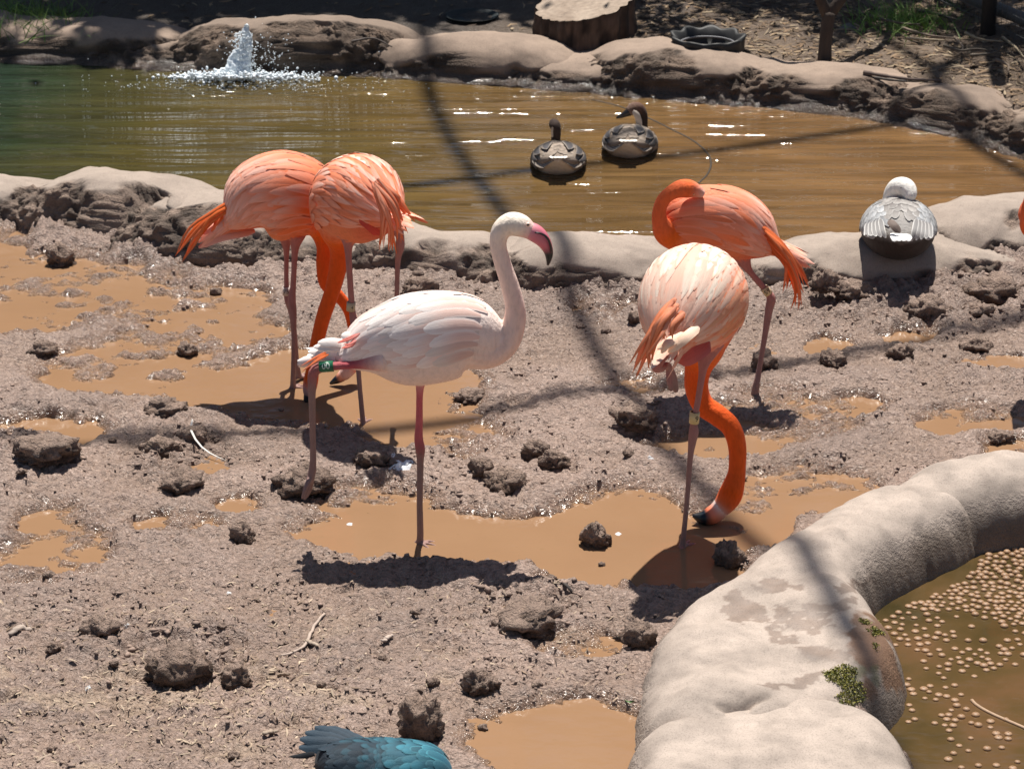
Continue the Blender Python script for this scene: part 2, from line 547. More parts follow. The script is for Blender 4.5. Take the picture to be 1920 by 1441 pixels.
def build_ground():
    xs = axis(-2.4, 2.4, 0.0085, -160, 160)
    ys = axis(6.4, 11.35, 0.0088, -120, 320, ((13.6, 0.05), (17.4, 0.032)))
    X, Y = np.meshgrid(xs, ys)
    x, y = X.ravel(), Y.ravel()
    h, pw, rough, bank, px, py = ground_height(x, y)
    far = (np.abs(x) > 30) | (y > 45) | (y < -25)
    above = h - PUD
    wet = sstep(0.06, 0.018, above + 0.02 * fbm2(x * 10, y * 10, 3, 57)) * sstep(0.03, 0.25, pw)
    damp = sstep(0.05, 0.012, above)
    dry = np.array([0.285, 0.203, 0.163])
    wetc = np.array([0.235, 0.155, 0.108])
    tan = np.array([0.27, 0.16, 0.09])
    t = np.clip(0.5 + 0.9 * fbm2(x * 3, y * 3, 4, 51), 0, 1)[:, None]
    col = dry * (0.82 + 0.3 * t)
    straw = sstep(0.15, 0.5, fbm2(x * 5, y * 7, 4, 53)) * sstep(1120, 1260, py) * (x < 0.6)
    col = col * (1 - 0.35 * straw[:, None]) + np.array([0.42, 0.31, 0.2]) * 0.35 * straw[:, None]
    col = col * (1 - damp[:, None] * 0.5) + wetc * damp[:, None] * 0.5
    thin = (sstep(0.014, 0.0, above) * sstep(0.3, 0.6, pw))[:, None]
    col = col * (1 - thin) + tan * thin
    col = col * (1 - 0.38 * rough[:, None]) + np.array([0.19, 0.13, 0.1]) * 0.38 * rough[:, None]
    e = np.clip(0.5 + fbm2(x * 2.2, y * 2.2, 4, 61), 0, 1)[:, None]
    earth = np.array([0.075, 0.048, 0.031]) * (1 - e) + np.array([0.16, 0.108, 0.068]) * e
    bank_shade = sstep(0.5, -0.2, x + 0.3 * fbm2(x * 2, y * 2, 2, 65))[:, None]
    earth = earth * (1 - 0.75 * bank_shade) + np.array([0.03, 0.023, 0.018]) * 0.75 * bank_shade  # tree shade on this end of the bank painted into the earth colour
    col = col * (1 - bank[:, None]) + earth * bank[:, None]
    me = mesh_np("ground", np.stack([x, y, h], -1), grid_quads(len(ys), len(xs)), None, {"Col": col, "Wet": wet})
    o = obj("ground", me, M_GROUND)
    o["kind"] = "structure"
    return o
build_ground()

def h_at(x, y):
    r = ground_height(np.atleast_1d(np.asarray(x, float)), np.atleast_1d(np.asarray(y, float)))[0]
    return r

def water_strip(name, x0, x1, ylo, yhi, z, mat, nx=110, ny=70):
    xs = np.linspace(x0, x1, nx)
    lo, hi = ylo(xs), yhi(xs)
    t = np.linspace(0, 1, ny)[:, None] ** 0.6
    Y = lo[None] * (1 - t) + hi[None] * t
    X = np.broadcast_to(xs, Y.shape)
    x, y = X.ravel(), Y.ravel()
    s0 = G(455, 146, 0.0)
    chop = np.maximum(sstep(0.34, 0.12, bank_y(x) - y) * sstep(-0.3, 0.3, x), sstep(1.3, 0.2, np.hypot((x - s0[0]) * 0.8, (y - s0[1]) * 1.3)) * 0.8)
    me = mesh_np(name, np.stack([x, y, np.full(X.size, z)], -1), grid_quads(ny, nx), None, {"Chop": chop})
    o = obj(name, me, mat)
    o["kind"] = "structure"
    return o
water_strip("pond_water", -7, 5.5, lambda x: rim_y(x) + 0.12, lambda x: np.maximum(bank_y(x) + 0.25, rim_y(x) + 0.2), 0.0, M_POND)

def puddle_sheet():
    xs, ys = np.arange(-3.4, 3.41, 0.06), np.arange(5.2, 11.6, 0.06)
    X, Y = np.meshgrid(xs, ys)
    q = grid_quads(len(ys), len(xs))
    x, y = X.ravel(), Y.ravel()
    cx, cy = x[q].mean(1), y[q].mean(1)
    ok = (poly_sd(cx, cy, pool) > 0.24) & (cy < rim_y(cx) + 0.1)
    q = q[ok]
    used, inv = np.unique(q, return_inverse=True)
    me = mesh_np("puddle_water", np.stack([x[used], y[used], np.full(len(used), PUD)], -1), inv.reshape(-1, 4))
    o = obj("puddle_water", me, M_PUDDLE)
    o["kind"] = "structure"
puddle_sheet()

pv = [(p[0], p[1], POOL) for p in pool]
c = pool.mean(0)
ex = [(c[0] + (p[0] - c[0]) * 1.0 + 0.10 * np.sign(p[0] - c[0]), c[1] + (p[1] - c[1]) * 1.0 + 0.08 * np.sign(p[1] - c[1]), POOL) for p in pool]
me = bpy.data.meshes.new("feeding_pool_water")
me.from_pydata(ex, [], [list(range(len(ex)))])
tag(obj("feeding_pool_water", me, M_FEED), kind="structure")

# ------------------------------------------------------------------ rim rocks
PALE = np.array([0.325, 0.262, 0.215])
CRUST = np.array([0.19, 0.138, 0.107])
def rim_rock(label, pl, pr, depth, height, seed, front=True, z0=0.0, group=None, top=PALE, crust=CRUST, crust_h=0.62, wet=0.0, over=0.26, e1=0.78, e2=0.52, amp=1.0):
    """a loaf shaped boulder whose near foot runs between two pixels"""
    a, b = G(*pl, z0), G(*pr, z0)
    mid = (a + b) / 2
    ax = b - a
    L = np.linalg.norm(ax[:2]) / 2 + over
    ang = math.atan2(ax[1], ax[0])
    nu, nv = 220, 74
    u = np.linspace(0, 2 * np.pi, nu, endpoint=False)
    v = np.linspace(-0.5, 0.5, nv) * np.pi
    U, Vv = np.meshgrid(u, v)
    sg = lambda q, e: np.sign(q) * np.abs(q) ** e
    x = L * sg(np.cos(Vv), e1) * sg(np.cos(U), e2)
    y = depth / 2 * sg(np.cos(Vv), e1) * sg(np.sin(U), e2)
    sz = sg(np.sin(Vv), 0.95)
    z = np.where(sz > 0, sz * height, sz * 0.22)
    P = np.stack([x, y, z], -1).reshape(-1, 3)
    nrm = norm(np.stack([x / L ** 2, y / (depth / 2) ** 2, np.where(sz > 0, z / height ** 2, z / 0.05)], -1).reshape(-1, 3))
    q = P + seed * 7.31
    h01 = np.clip(P[:, 2] / height, -0.5, 1)
    near = sstep(0.25, -0.35, P[:, 1] / (depth / 2))
    lim = -0.1 + (crust_h + 0.25) * near + 0.55 * fbm3(q * 4.2, 3, seed) * (0.3 + 0.7 * near)
    rg = sstep(lim + 0.05, lim - 0.08, h01)
    d = amp * (0.055 * fbm3(q * 2.4, 3, seed + 3) + 0.012 * fbm3(q * 9, 3, seed + 5))
    d = d + rg * (-0.008 + 0.034 * fbm3(q * 13, 4, seed + 9, 0.65) + 0.03 * fbm3(q * 36, 3, seed + 11, 0.7) - 0.028 * sstep(0.2, 0.5, fbm3(q * 5, 2, seed + 15)))
    P = P + nrm * d[:, None]
    if wet:
        ap = sstep(0.045, -0.012, P[:, 2] + 0.012 * fbm3(q * 20, 2, 6)) * near * 0.055
        P[:, 1] -= ap
    cs, sn = math.cos(ang), math.sin(ang)
    off = depth / 2 * 0.86
    R = np.stack([cs * P[:, 0] - sn * (P[:, 1] + off), sn * P[:, 0] + cs * (P[:, 1] + off), P[:, 2]], -1)
    t = np.clip(0.5 + fbm3(q * 16, 3, seed + 21), 0, 1)[:, None]
    col = top * (1 - rg[:, None]) + (crust * (0.45 + 1.1 * t)) * rg[:, None]
    wt = np.zeros(len(P))
    if wet:
        wt = sstep(0.075, 0.02, R[:, 2] + z0 + 0.02 * fbm3(q * 14, 2, 4)) * wet
        col = col * (1 - 0.45 * wt[:, None])
    me = mesh_np("rim_rock", R, grid_quads(nv, nu, True), None, {"Col": col, "Wet": wt, "Rough": rg})
    o = obj("rim_rock", me, M_ROCK, loc=tuple(mid))
    tag(o, label, "rock", group or "sculpted rocks round the pond")
    return o

# near rim of the pond, between the mud and the water
rim_rock("low grey rim rock beside the big crusted rim boulder", (-150, 425), (55, 432), 0.5, 0.19, 1)
rim_rock("big domed rim boulder with pitted brown crust on its muddy side", (75, 446), (318, 480), 0.58, 0.245, 2, crust_h=0.8)
rim_rock("dirt-crusted sloping rim rock behind the drooping tail of the side-on orange flamingo", (270, 490), (520, 520), 0.55, 0.215, 3, crust_h=0.95)
rim_rock("low crusted rim rock behind the legs of the feeding orange flamingos", (480, 515), (700, 535), 0.5, 0.17, 4, crust_h=0.9)
rim_rock("long smooth pale rim rock behind the white flamingo's body", (650, 533), (965, 562), 0.5, 0.185, 5, crust_h=0.6)
rim_rock("pale rim rock behind the white flamingo's bill with a dark hollow under it", (985, 566), (1270, 566), 0.5, 0.195, 6, crust_h=0.62)
rim_rock("rim rock behind the two orange flamingos standing close to the feeding pool", (1230, 560), (1520, 560), 0.45, 0.13, 7, crust_h=0.7)
rim_rock("wide pale rim rock that the grey goose with the white head sits on", (1490, 565), (1850, 540), 0.52, 0.185, 8, crust_h=0.5)
rim_rock("smooth rim rock next to the one with the sitting goose", (1830, 520), (2100, 480), 0.6, 0.22, 9, crust_h=0.5)
# far rim
FT = np.array([0.28, 0.208, 0.158])
FC = np.array([0.125, 0.088, 0.064])
rim_rock("long rounded far bank rock next to the grass tuft", (-120, 106), (285, 122), 0.5, 0.20, 11, top=FT, crust=FC, wet=1, crust_h=0.55)
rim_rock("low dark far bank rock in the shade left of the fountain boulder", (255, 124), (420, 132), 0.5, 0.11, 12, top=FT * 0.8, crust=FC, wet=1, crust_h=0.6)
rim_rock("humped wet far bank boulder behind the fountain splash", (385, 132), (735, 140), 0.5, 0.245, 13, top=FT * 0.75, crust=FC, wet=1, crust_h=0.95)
rim_rock("pale flat-topped far bank rock next to the splash-wetted boulder", (745, 141), (1015, 158), 0.5, 0.20, 14, top=FT, crust=FC, wet=1, crust_h=0.35)
rim_rock("low far bank rock in front of the sawn stump", (1005, 160), (1160, 172), 0.5, 0.13, 15, top=FT, crust=FC, wet=1, crust_h=0.6)
rim_rock("humped far bank rock in front of the black rubber tub", (1145, 172), (1400, 193), 0.5, 0.21, 16, top=FT, crust=FC, wet=1, crust_h=0.72)
rim_rock("long far bank rock at the foot of the thin forked tree", (1390, 193), (1655, 217), 0.5, 0.20, 17, top=FT, crust=FC, wet=1, crust_h=0.75)
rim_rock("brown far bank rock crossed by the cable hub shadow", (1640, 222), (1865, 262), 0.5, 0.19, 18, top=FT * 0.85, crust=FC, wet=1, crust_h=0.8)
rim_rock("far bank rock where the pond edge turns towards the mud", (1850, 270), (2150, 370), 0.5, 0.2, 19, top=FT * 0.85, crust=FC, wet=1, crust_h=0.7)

# ------------------------------------------------------------------ ledge round the feeding pool
LEDGE_PTS = []
def ledge(name, label, poly_px, H, w, seed, zlow=-0.2, stains=(), brown=(), moss=(), cracks=(), step=0.0085, wavy=1.0):
    poly = G([p[0] for p in poly_px], [p[1] for p in poly_px], 0.0)[:, :2]
    pc = catmull(np.vstack([poly, poly[:1]]), 90)[:-1]
    lo, hi = pc.min(0) - 0.02, pc.max(0) + 0.02
    xs, ys = np.arange(lo[0], hi[0], step), np.arange(lo[1], hi[1], step)
    X, Y = np.meshgrid(xs, ys)
    x, y = X.ravel(), Y.ravel()
    sd = -poly_sd(x, y, pc)
    sd = sd + 0.012 * fbm2(x * 9, y * 9, 3, seed)
    d = np.clip(sd / w, 0, 1)
    prof = (1 - (1 - d) ** 2.6) ** 0.55
    h = zlow + (H - zlow) * prof
    h = h + d * (0.045 * fbm2(x * 3.2, y * 3.2, 3, seed + 2) * wavy + 0.006 * fbm2(x * 14, y * 14, 3, seed + 4))
    side = sstep(0.55, 0.2, d)
    h = h + side * (0.012 * fbm2(x * 24, y * 24, 3, seed + 6))
    for cr in cracks:
        cp = catmull(G([a for a, b in cr], [b for a, b in cr], 0.13)[:, :2], 40)
        dist = np.full(x.shape, 9.0)
        jx, jy = x + 0.012 * fbm2(x * 18, y * 18, 3, 97), y + 0.012 * fbm2(x * 18, y * 18, 3, 98)
        wid = np.zeros(x.shape)
        for i in range(39):
            ex, ey = cp[i + 1] - cp[i]
            tt = np.clip(((jx - cp[i, 0]) * ex + (jy - cp[i, 1]) * ey) / (ex * ex + ey * ey + 1e-9), 0, 1)
            dd = np.hypot(jx - cp[i, 0] - tt * ex, jy - cp[i, 1] - tt * ey)
            wid = np.where(dd < dist, math.sin((i + 0.5) / 39 * math.pi), wid)
            dist = np.minimum(dist, dd)
        h = h - 0.028 * wid * sstep(0.017, 0.0, dist) - 0.016 * wid * sstep(0.07, 0.0, dist)
    q = grid_quads(len(ys), len(xs))
    keep = (sd[q] > -0.004).all(1)
    q = q[keep]
    used, inv = np.unique(q, return_inverse=True)
    x, y, h, d, side = x[used], y[used], h[used], d[used], side[used]
    px, py = proj(np.stack([x, y, h], -1))
    LEDGE_PTS.append((x, y, h, px, py))
    t = np.clip(0.5 + fbm2(x * 12, y * 12, 4, seed + 8), 0, 1)[:, None]
    col = np.array([0.385, 0.318, 0.268]) * (0.82 + 0.28 * t)
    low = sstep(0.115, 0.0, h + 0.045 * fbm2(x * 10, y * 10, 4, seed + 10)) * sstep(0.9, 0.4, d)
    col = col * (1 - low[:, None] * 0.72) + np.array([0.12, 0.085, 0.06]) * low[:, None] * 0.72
    wet = np.zeros(len(x))
    wx, wy = px + 60 * fbm2(x * 11, y * 11, 4, seed + 12), py + 34 * fbm2(x * 11, y * 11, 4, seed + 14)
    st = sstep(0.0, 0.12, ell_field(wx, wy, stains)) if stains else wet
    col = col * (1 - st[:, None] * np.array([0.40, 0.45, 0.48]))
    br = sstep(-0.15, 0.35, ell_field(wx, wy, brown)) if brown else wet
    col = col * (1 - br[:, None]) + np.array([0.2, 0.115, 0.07]) * (0.8 + 0.4 * t) * br[:, None]
    wl_ = sstep(0.035, 0.0, h - POOL) * (np.abs(h - POOL) < 0.2) * sstep(0.1, -0.1, poly_sd(x, y, pool) - 0.12)
    wet = np.maximum(np.maximum(br * 0.55, st * 0.35), wl_)
    ms = sstep(-0.1, 0.5, ell_field(wx, wy, moss) + 0.9 * fbm2(x * 30, y * 30, 3, 91)) * 0.6 if moss else np.zeros(len(x))
    col = col * (1 - ms[:, None]) + np.array([0.07, 0.075, 0.02]) * (0.6 + 0.8 * t) * ms[:, None]
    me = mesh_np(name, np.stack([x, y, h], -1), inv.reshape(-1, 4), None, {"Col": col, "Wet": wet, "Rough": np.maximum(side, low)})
    cen = np.array([x.mean(), y.mean(), 0.0])
    me.transform(Matrix.Translation(Vector(-cen)))
    o = obj(name, me, M_ROCK, loc=tuple(cen))
    tag(o, label, "rock", "pale ledge rocks round the feeding pool")
    return o

ledge("ledge_rock", "smooth pale ledge boulder beyond the cleft at the head of the feeding pool",
      [(1600, 985), (1680, 930), (1780, 902), (1900, 892), (2060, 902), (2200, 950), (2200, 1000), (2050, 990), (1864, 1002), (1800, 1024), (1700, 1030)], 0.155, 0.18, 101)
ledge("ledge_rock", "broad pale ledge rock with wet stains beside the mud and floating pellets",
      [(1165, 1420), (1172, 1320), (1200, 1240), (1255, 1170), (1345, 1112), (1440, 1048), (1540, 985), (1640, 945), (1790, 962), (1842, 1004), (1780, 1042), (1700, 1082), (1640, 1130), (1664, 1185), (1708, 1245), (1700, 1310), (1640, 1360), (1560, 1420), (1400, 1470), (1280, 1470)],
      0.15, 0.2, 102, stains=[(1380, 1140, 38, 26), (1430, 1150, 40, 14), (1460, 1095, 60, 10), (1535, 1140, 60, 16), (1500, 1165, 60, 9), (1550, 1215, 50, 14), (1480, 1190, 26, 14), (1470, 1280, 60, 10), (1600, 1100, 30, 8)],
      brown=[(1640, 1215, 56, 62), (1660, 1270, 36, 40)], moss=[(1572, 1262, 42, 24), (1600, 1300, 26, 30)],
      cracks=[[(1325, 1338), (1372, 1342), (1420, 1330), (1450, 1318)]])
ledge("ledge_rock", "low pale ledge rock with a dark crusted edge below the mossy cleft",
      [(1180, 1640), (1150, 1520), (1165, 1430), (1240, 1390), (1400, 1352), (1510, 1345), (1630, 1365), (1710, 1420), (1765, 1520), (1800, 1640), (1780, 1760), (1500, 1800), (1280, 1760)], 0.155, 0.19, 103)
# ------------------------------------------------------------------ trees, bank furniture
def lerp(a, b, t): return a + (b - a) * t

def leaf_cards(centers, size, seed, col_a, col_b, droop=0.3):
    r = np.random.default_rng(seed)
    n = len(centers)
    a = norm(r.normal(size=(n, 3)) * np.array([1, 1, 0.7]) - np.array([0, 0, droop]))
    b = norm(np.cross(a, r.normal(size=(n, 3))))
    L = (size * r.uniform(0.6, 1.3, n))[:, None]
    W = L * 0.28
    c = np.asarray(centers)
    nn = np.cross(a, b) * L * 0.08
    v = np.stack([c - a * L * 0.5, c - b * W + nn, c + a * L * 0.5, c + b * W + nn], 1).reshape(-1, 3)
    q = np.arange(n * 4).reshape(-1, 4)
    col = lerp(np.array(col_a), np.array(col_b), r.uniform(0, 1, (n, 1)))
    return v, q, np.repeat(col, 4, 0)

def crown_points(blobs, n, seed):
    r = np.random.default_rng(seed)
    out = []
    tot = sum(b[3] * b[4] * b[5] for b in blobs)
    for b in blobs:
        k = int(n * b[3] * b[4] * b[5] / tot)
        # leaves gather round twig clumps spread through the crown
        nc = max(8, k // 45)
        d = norm(r.normal(size=(nc, 3))) * (r.uniform(0.25, 1, (nc, 1)) ** 0.5)
        cl = np.array(b[:3]) + d * np.array(b[3:6])
        idx = r.integers(0, nc, k)
        out.append(cl[idx] + r.normal(size=(k, 3)) * 0.13 * min(b[3:6]) ** 0.5)
    return np.vstack(out)

def tree(name, label, base, trunk, limbs, blobs, n_leaf, leaf, seed, ca=(0.035, 0.07, 0.02), cb=(0.09, 0.14, 0.035), group=None, bark=(0.07, 0.05, 0.038)):
    root = empty(name, base)
    pl = Pile()
    for P, R in [trunk] + limbs:
        Q = catmull(np.column_stack([np.array(P), np.array(R)]), 16)
        w = 1 + 0.12 * fbm3(Q[:, :3] * 9, 2, seed)
        pl.tube(Q[:, :3], Q[:, 3] * w, 10, bark)
    obj("trunk", pl.mesh("trunk", base), M_BARK, root)
    v, q, c = leaf_cards(crown_points(blobs, n_leaf, seed), leaf, seed, ca, cb)
    me = mesh_np("crown", v - np.array(base), q, None, {"Col": c}, smooth=False)
    obj("crown", me, M_LEAF, root)
    tag(root, label, "tree", group)
    return root

tb = G(1546, 118, 0.14)
tree("forked_tree", "thin dark forked tree trunk standing behind the far bank rocks", tuple(tb),
     ([tb + (0, 0, -0.05), tb + (0.0, 0, 0.12), tb + (0.015, 0.02, 0.27)], [0.045, 0.036, 0.036]),
     [([tb + (0.01, 0.02, 0.25), tb + (-0.07, 0.06, 0.42), tb + (-0.3, 0.5, 1.3), tb + (-0.5, 1.6, 2.5)], [0.032, 0.026, 0.022, 0.012]),
      ([tb + (0.01, 0.02, 0.25), tb + (0.12, 0.08, 0.38), tb + (0.4, 0.7, 1.2), tb + (0.6, 2.0, 2.6)], [0.034, 0.028, 0.024, 0.012])],
     [(tb[0] - 0.4, tb[1] + 2.0, 2.8, 0.8, 0.7, 0.6), (tb[0] + 0.6, tb[1] + 2.3, 2.9, 0.8, 0.7, 0.6)], 1400, 0.10, 5)

def shade_tree(label, x, y, blobs, n, seed, leaf=0.13, h=3.2):
    b = np.array([x, y, 0.2])
    limbs = [([b + (0, 0, h * 0.55), (np.array(bl[:3]) + b + (0, 0, h * 0.55)) / 2 + (0, 0, 0.2), np.array(bl[:3])], [0.1, 0.06, 0.02]) for bl in blobs]
    tree("shade_tree", label, tuple(b), ([b - (0, 0, 0.15), b + (0.05, 0, h * 0.4), b + (0, 0.05, h * 0.8)], [0.16, 0.12, 0.09]), limbs, blobs, n, leaf, seed, group="shade trees behind the far bank")

shade_tree("dense tree overhanging the grassy end of the far bank", -2.9, 19.2, [(-3.6, 18.05, 4.6, 0.8, 1.3, 0.9), (-1.98, 16.7, 4.2, 0.3, 1.1, 0.8), (-2.9, 17.9, 4.6, 0.9, 1.2, 0.8), (-2.3, 17.80, 5.2, 1.2, 1.4, 0.9), (-4.6, 18.40, 5.0, 1.3, 1.4, 1.2)], 17000, 21, 0.17)
shade_tree("dense tree overhanging the bank behind the fountain", -1.0, 19.6, [(-1.2, 17.6, 4.6, 1.2, 0.95, 0.7), (0.0, 17.35, 4.7, 0.7, 0.95, 0.6), (-1.5, 17.75, 4.6, 0.9, 1.2, 0.8), (-0.6, 17.75, 4.8, 0.9, 1.15, 0.8), (-0.1, 17.90, 5.2, 0.9, 1.2, 0.9), (-1.2, 18.40, 6.0, 1.3, 1.3, 1.0)], 18000, 22, 0.17)
shade_tree("lighter tree beyond the sawn stump", 1.2, 19.8, [(0.9, 17.2, 4.8, 0.9, 0.55, 0.6), (1.9, 17.15, 5.0, 0.8, 0.6, 0.6), (1.3, 18.60, 5.8, 1.2, 1.0, 0.9), (0.5, 17.20, 4.0, 0.5, 0.35, 0.35)], 9000, 23, 0.13)
shade_tree("open tree beyond the fence rail", 3.3, 19.4, [(2.6, 16.5, 4.8, 0.8, 0.75, 0.6), (3.3, 16.1, 5.0, 0.8, 0.8, 0.6), (4.3, 17.90, 5.4, 1.2, 1.0, 0.9), (3.2, 16.20, 4.2, 0.6, 0.5, 0.35)], 4200, 24, 0.13)
for i, (x, y) in enumerate([(-6.8, 21.5), (-4.2, 22.6), (-1.6, 22.4), (1.0, 22.8), (3.6, 22.4), (6.4, 21.4)]):
    b = np.array([x, y, 0.2])
    r_ = np.random.default_rng(90 + i)
    bl = [(x + r_.uniform(-0.7, 0.7), y + r_.uniform(-0.4, 0.4), z, 1.35, 0.9, 0.9) for z in (0.9, 1.9, 3.0, 4.1, 5.2, 6.2)]
    tree("screen_tree", "bushy green screen tree leafed to the ground beyond the bank", tuple(b), ([b - (0, 0, 0.1), b + (0, 0, 3), b + (0, 0, 6)], [0.14, 0.1, 0.03]), [], bl, 5200, 0.26, 60 + i, (0.025, 0.05, 0.015), (0.07, 0.11, 0.03), "screen trees behind the enclosure")

# sawn stump
def stump():
    base = G(1097, 88, 0.14) + np.array([0, 0.26, 0])
    R, n = 0.262, 140
    root = empty("tree_stump", tuple(base))
    th = np.linspace(0, 2 * np.pi, n, endpoint=False)
    lv = np.linspace(0, 1, 22)
    ridge = 0.02 * np.abs(np.sin(th * 11 + 2 * np.sin(th * 3))) + 0.012 * fbm2(th * 9, th * 0, 3, 3)
    rad = R + ridge
    top = 0.185 + 0.045 * np.cos(th) + 0.03 * np.sin(th)
    TH, LV = np.meshgrid(th, lv)
    rr = rad[None] * (1 + 0.05 * (1 - LV)) + 0.012 * fbm2(TH * 14, LV * 3, 3, 8)
    P = np.stack([rr * np.cos(TH), rr * np.sin(TH), -0.05 + (top[None] + 0.05) * LV], -1).reshape(-1, 3)
    t = np.clip(0.5 + fbm2(TH * 7, LV * 2.5, 3, 9), 0, 1).ravel()[:, None]
    me = mesh_np("bark", P, grid_quads(22, n, True), None, {"Col": lerp(np.array([0.025, 0.016, 0.012]), np.array([0.11, 0.07, 0.05]), t)})
    obj("bark", me, M_BARK, root)
    rings = np.linspace(0, 1, 16)
    RG, TT = np.meshgrid(rings, th, indexing='ij')
    rc = (rad - 0.004)[None] * RG
    x, y = rc * np.cos(TT), rc * np.sin(TT)
    z = (0.185 + 0.045 * RG * np.cos(TT) + 0.03 * RG * np.sin(TT)) + 0.002 + 0.003 * fbm2(x * 20, y * 20, 2, 4)
    g = np.clip(0.55 + 0.3 * np.sin(RG * 60 + 2 * fbm2(x * 6, y * 6, 2, 1)) * 0.4 + 0.5 * fbm2(x * 9, y * 4, 3, 2), 0, 1).ravel()[:, None]
    me = mesh_np("cut_face", np.stack([x, y, z], -1).reshape(-1, 3), grid_quads(16, n, True), None, {"Col": lerp(np.array([0.17, 0.12, 0.085]), np.array([0.36, 0.285, 0.22]), g)})
    obj("cut_face", me, M_WOOD, root)
    tag(root, "thick sawn tree stump with ridged bark and pale sloping cut face", "stump")
stump()

# black rubber tub with scalloped rim
def tub():
    base = G(1330, 118, 0.14) + np.array([0, 0.17, 0])
    root = empty("rubber_tub", tuple(base))
    n = 96
    th = np.linspace(0, 2 * np.pi, n, endpoint=False)
    sc = 0.012 * np.cos(th * 9)
    prof = [(0.185, -0.03, 0), (0.2, 0.04, 0.2), (0.198, 0.085, 0.6), (0.203, 0.107, 1), (0.192, 0.112, 1), (0.175, 0.104, 1), (0.158, 0.06, 0.4), (0.15, 0.02, 0), (0.02, 0.012, 0)]
    P = np.vstack([np.stack([(r + sc * k) * np.cos(th), (r + sc * k) * np.sin(th), z + 0.006 * np.cos(th * 9) * k], -1) for r, z, k in prof])
    obj("shell", mesh_np("shell", P, grid_quads(len(prof), n, True), None, {"Col": np.full((len(P), 3), 0.016)}), M_RUBBER, root)
    rp = Pile()
    rp.tube(np.stack([0.152 * np.cos(th), 0.152 * np.sin(th), np.full(n, 0.062)], -1)[list(range(n)) + [0]], np.full(n + 1, 0.006), 8, (0.16, 0.16, 0.17))
    obj("inner_rim", rp.mesh("inner_rim"), M_RUBBER, root)
    tag(root, "black rubber tub with scalloped rim lying behind the far bank", "tub")
tub()

def stone(name, label, px, py, r, seed, z=0.14, col=(0.2, 0.19, 0.18), cat="stone", sq=(1, 1, 0.8), group=None):
    base = G(px, py, z)
    bm = bmesh.new()
    bmesh.ops.create_icosphere(bm, subdivisions=3, radius=1)
    P = np.array([v.co[:] for v in bm.verts])
    F = np.array([[v.index for v in f.verts] for f in bm.faces])
    bm.free()
    P = P * (1 + 0.25 * fbm3(P * 1.6 + seed, 3, seed))[:, None] * r * np.array(sq) + np.array([0, 0, r * sq[2] * 0.6])
    o = obj(name, mesh_np(name, P, None, F, {"Col": np.tile(np.array(col), (len(P), 1))}), M_CLOD, loc=tuple(base))
    return tag(o, label, cat, group)
stone("round_stone", "small round grey stone behind the thin forked tree", 1590, 66, 0.05, 3)

# teal pan in the shade
pb = G(885, 36, 0.16)
pr = Pile()
th = np.linspace(0, 2 * np.pi, 40, endpoint=False)
prof = [(0.1, -0.02), (0.15, 0.02), (0.155, 0.026), (0.145, 0.024), (0.1, 0.005), (0.005, 0.004)]
pr.add(np.vstack([np.stack([r * np.cos(th), r * np.sin(th), np.full(40, z)], -1) for r, z in prof]), grid_quads(6, 40, True), None, (0.006, 0.014, 0.016))
tag(obj("shallow_pan", pr.mesh("shallow_pan"), M_RUBBER, loc=tuple(pb)), "shallow teal pan lying in deep shade behind the pond", "pan")

# fence: padded rail, post, wire
def fence():
    z = 0.22
    a, b = G(1700, -28, z), G(1990, 105, z)
    d = (b - a) / np.linalg.norm(b - a)
    base = G(1853, 62, z)
    root = empty("wire_fence", tuple(base))
    A, B = a - d * 4.0 + (0, 0, 0.1), b + d * 2.0 + (0, 0, 0.1)
    p = Pile()
    t = np.linspace(0, 1, 140)[:, None]
    R = 0.036 + 0.003 * (np.sin(t[:, 0] * 330) > 0.2)
    p.tube(A + (B - A) * t + np.array([0, 0, 0.012]) * np.sin(t * 19), R, 14, (0.10, 0.10, 0.10))
    obj("padded_rail", p.mesh("padded_rail", base), M_RUBBER, root)
    for s in (-2.2, 0.0, 2.2):
        q = Pile()
        c = base + d * s
        q.tube(np.array([c + (0, 0.02, -0.15), c + (0, 0.02, 1.0), c + (0, 0.02, 2.4)]), [0.042, 0.04, 0.04], 14, (0.03, 0.028, 0.028))
        obj("post", q.mesh("post", base), M_RUBBER, root)
    w = Pile()
    for k in range(90):
        c = base + d * (-2.2 + k * 0.049)
        w.tube(np.array([c + (0, 0.06, 0.0), c + (0, 0.06, 2.3)]), [0.0015, 0.0015], 4, (0.12, 0.12, 0.12))
    for k in range(44):
        zz = 0.05 + k * 0.05
        w.tube(np.array([base - d * 2.2 + (0, 0.06, zz), base + d * 2.2 + (0, 0.06, zz)]), [0.0015, 0.0015], 4, (0.12, 0.12, 0.12))
    o = obj("wire_mesh", w.mesh("wire_mesh", base), M_RUBBER, root)
    o["kind"] = "stuff"
    tag(root, "wire fence with dark round posts and a thick padded bottom rail", "fence")
fence()

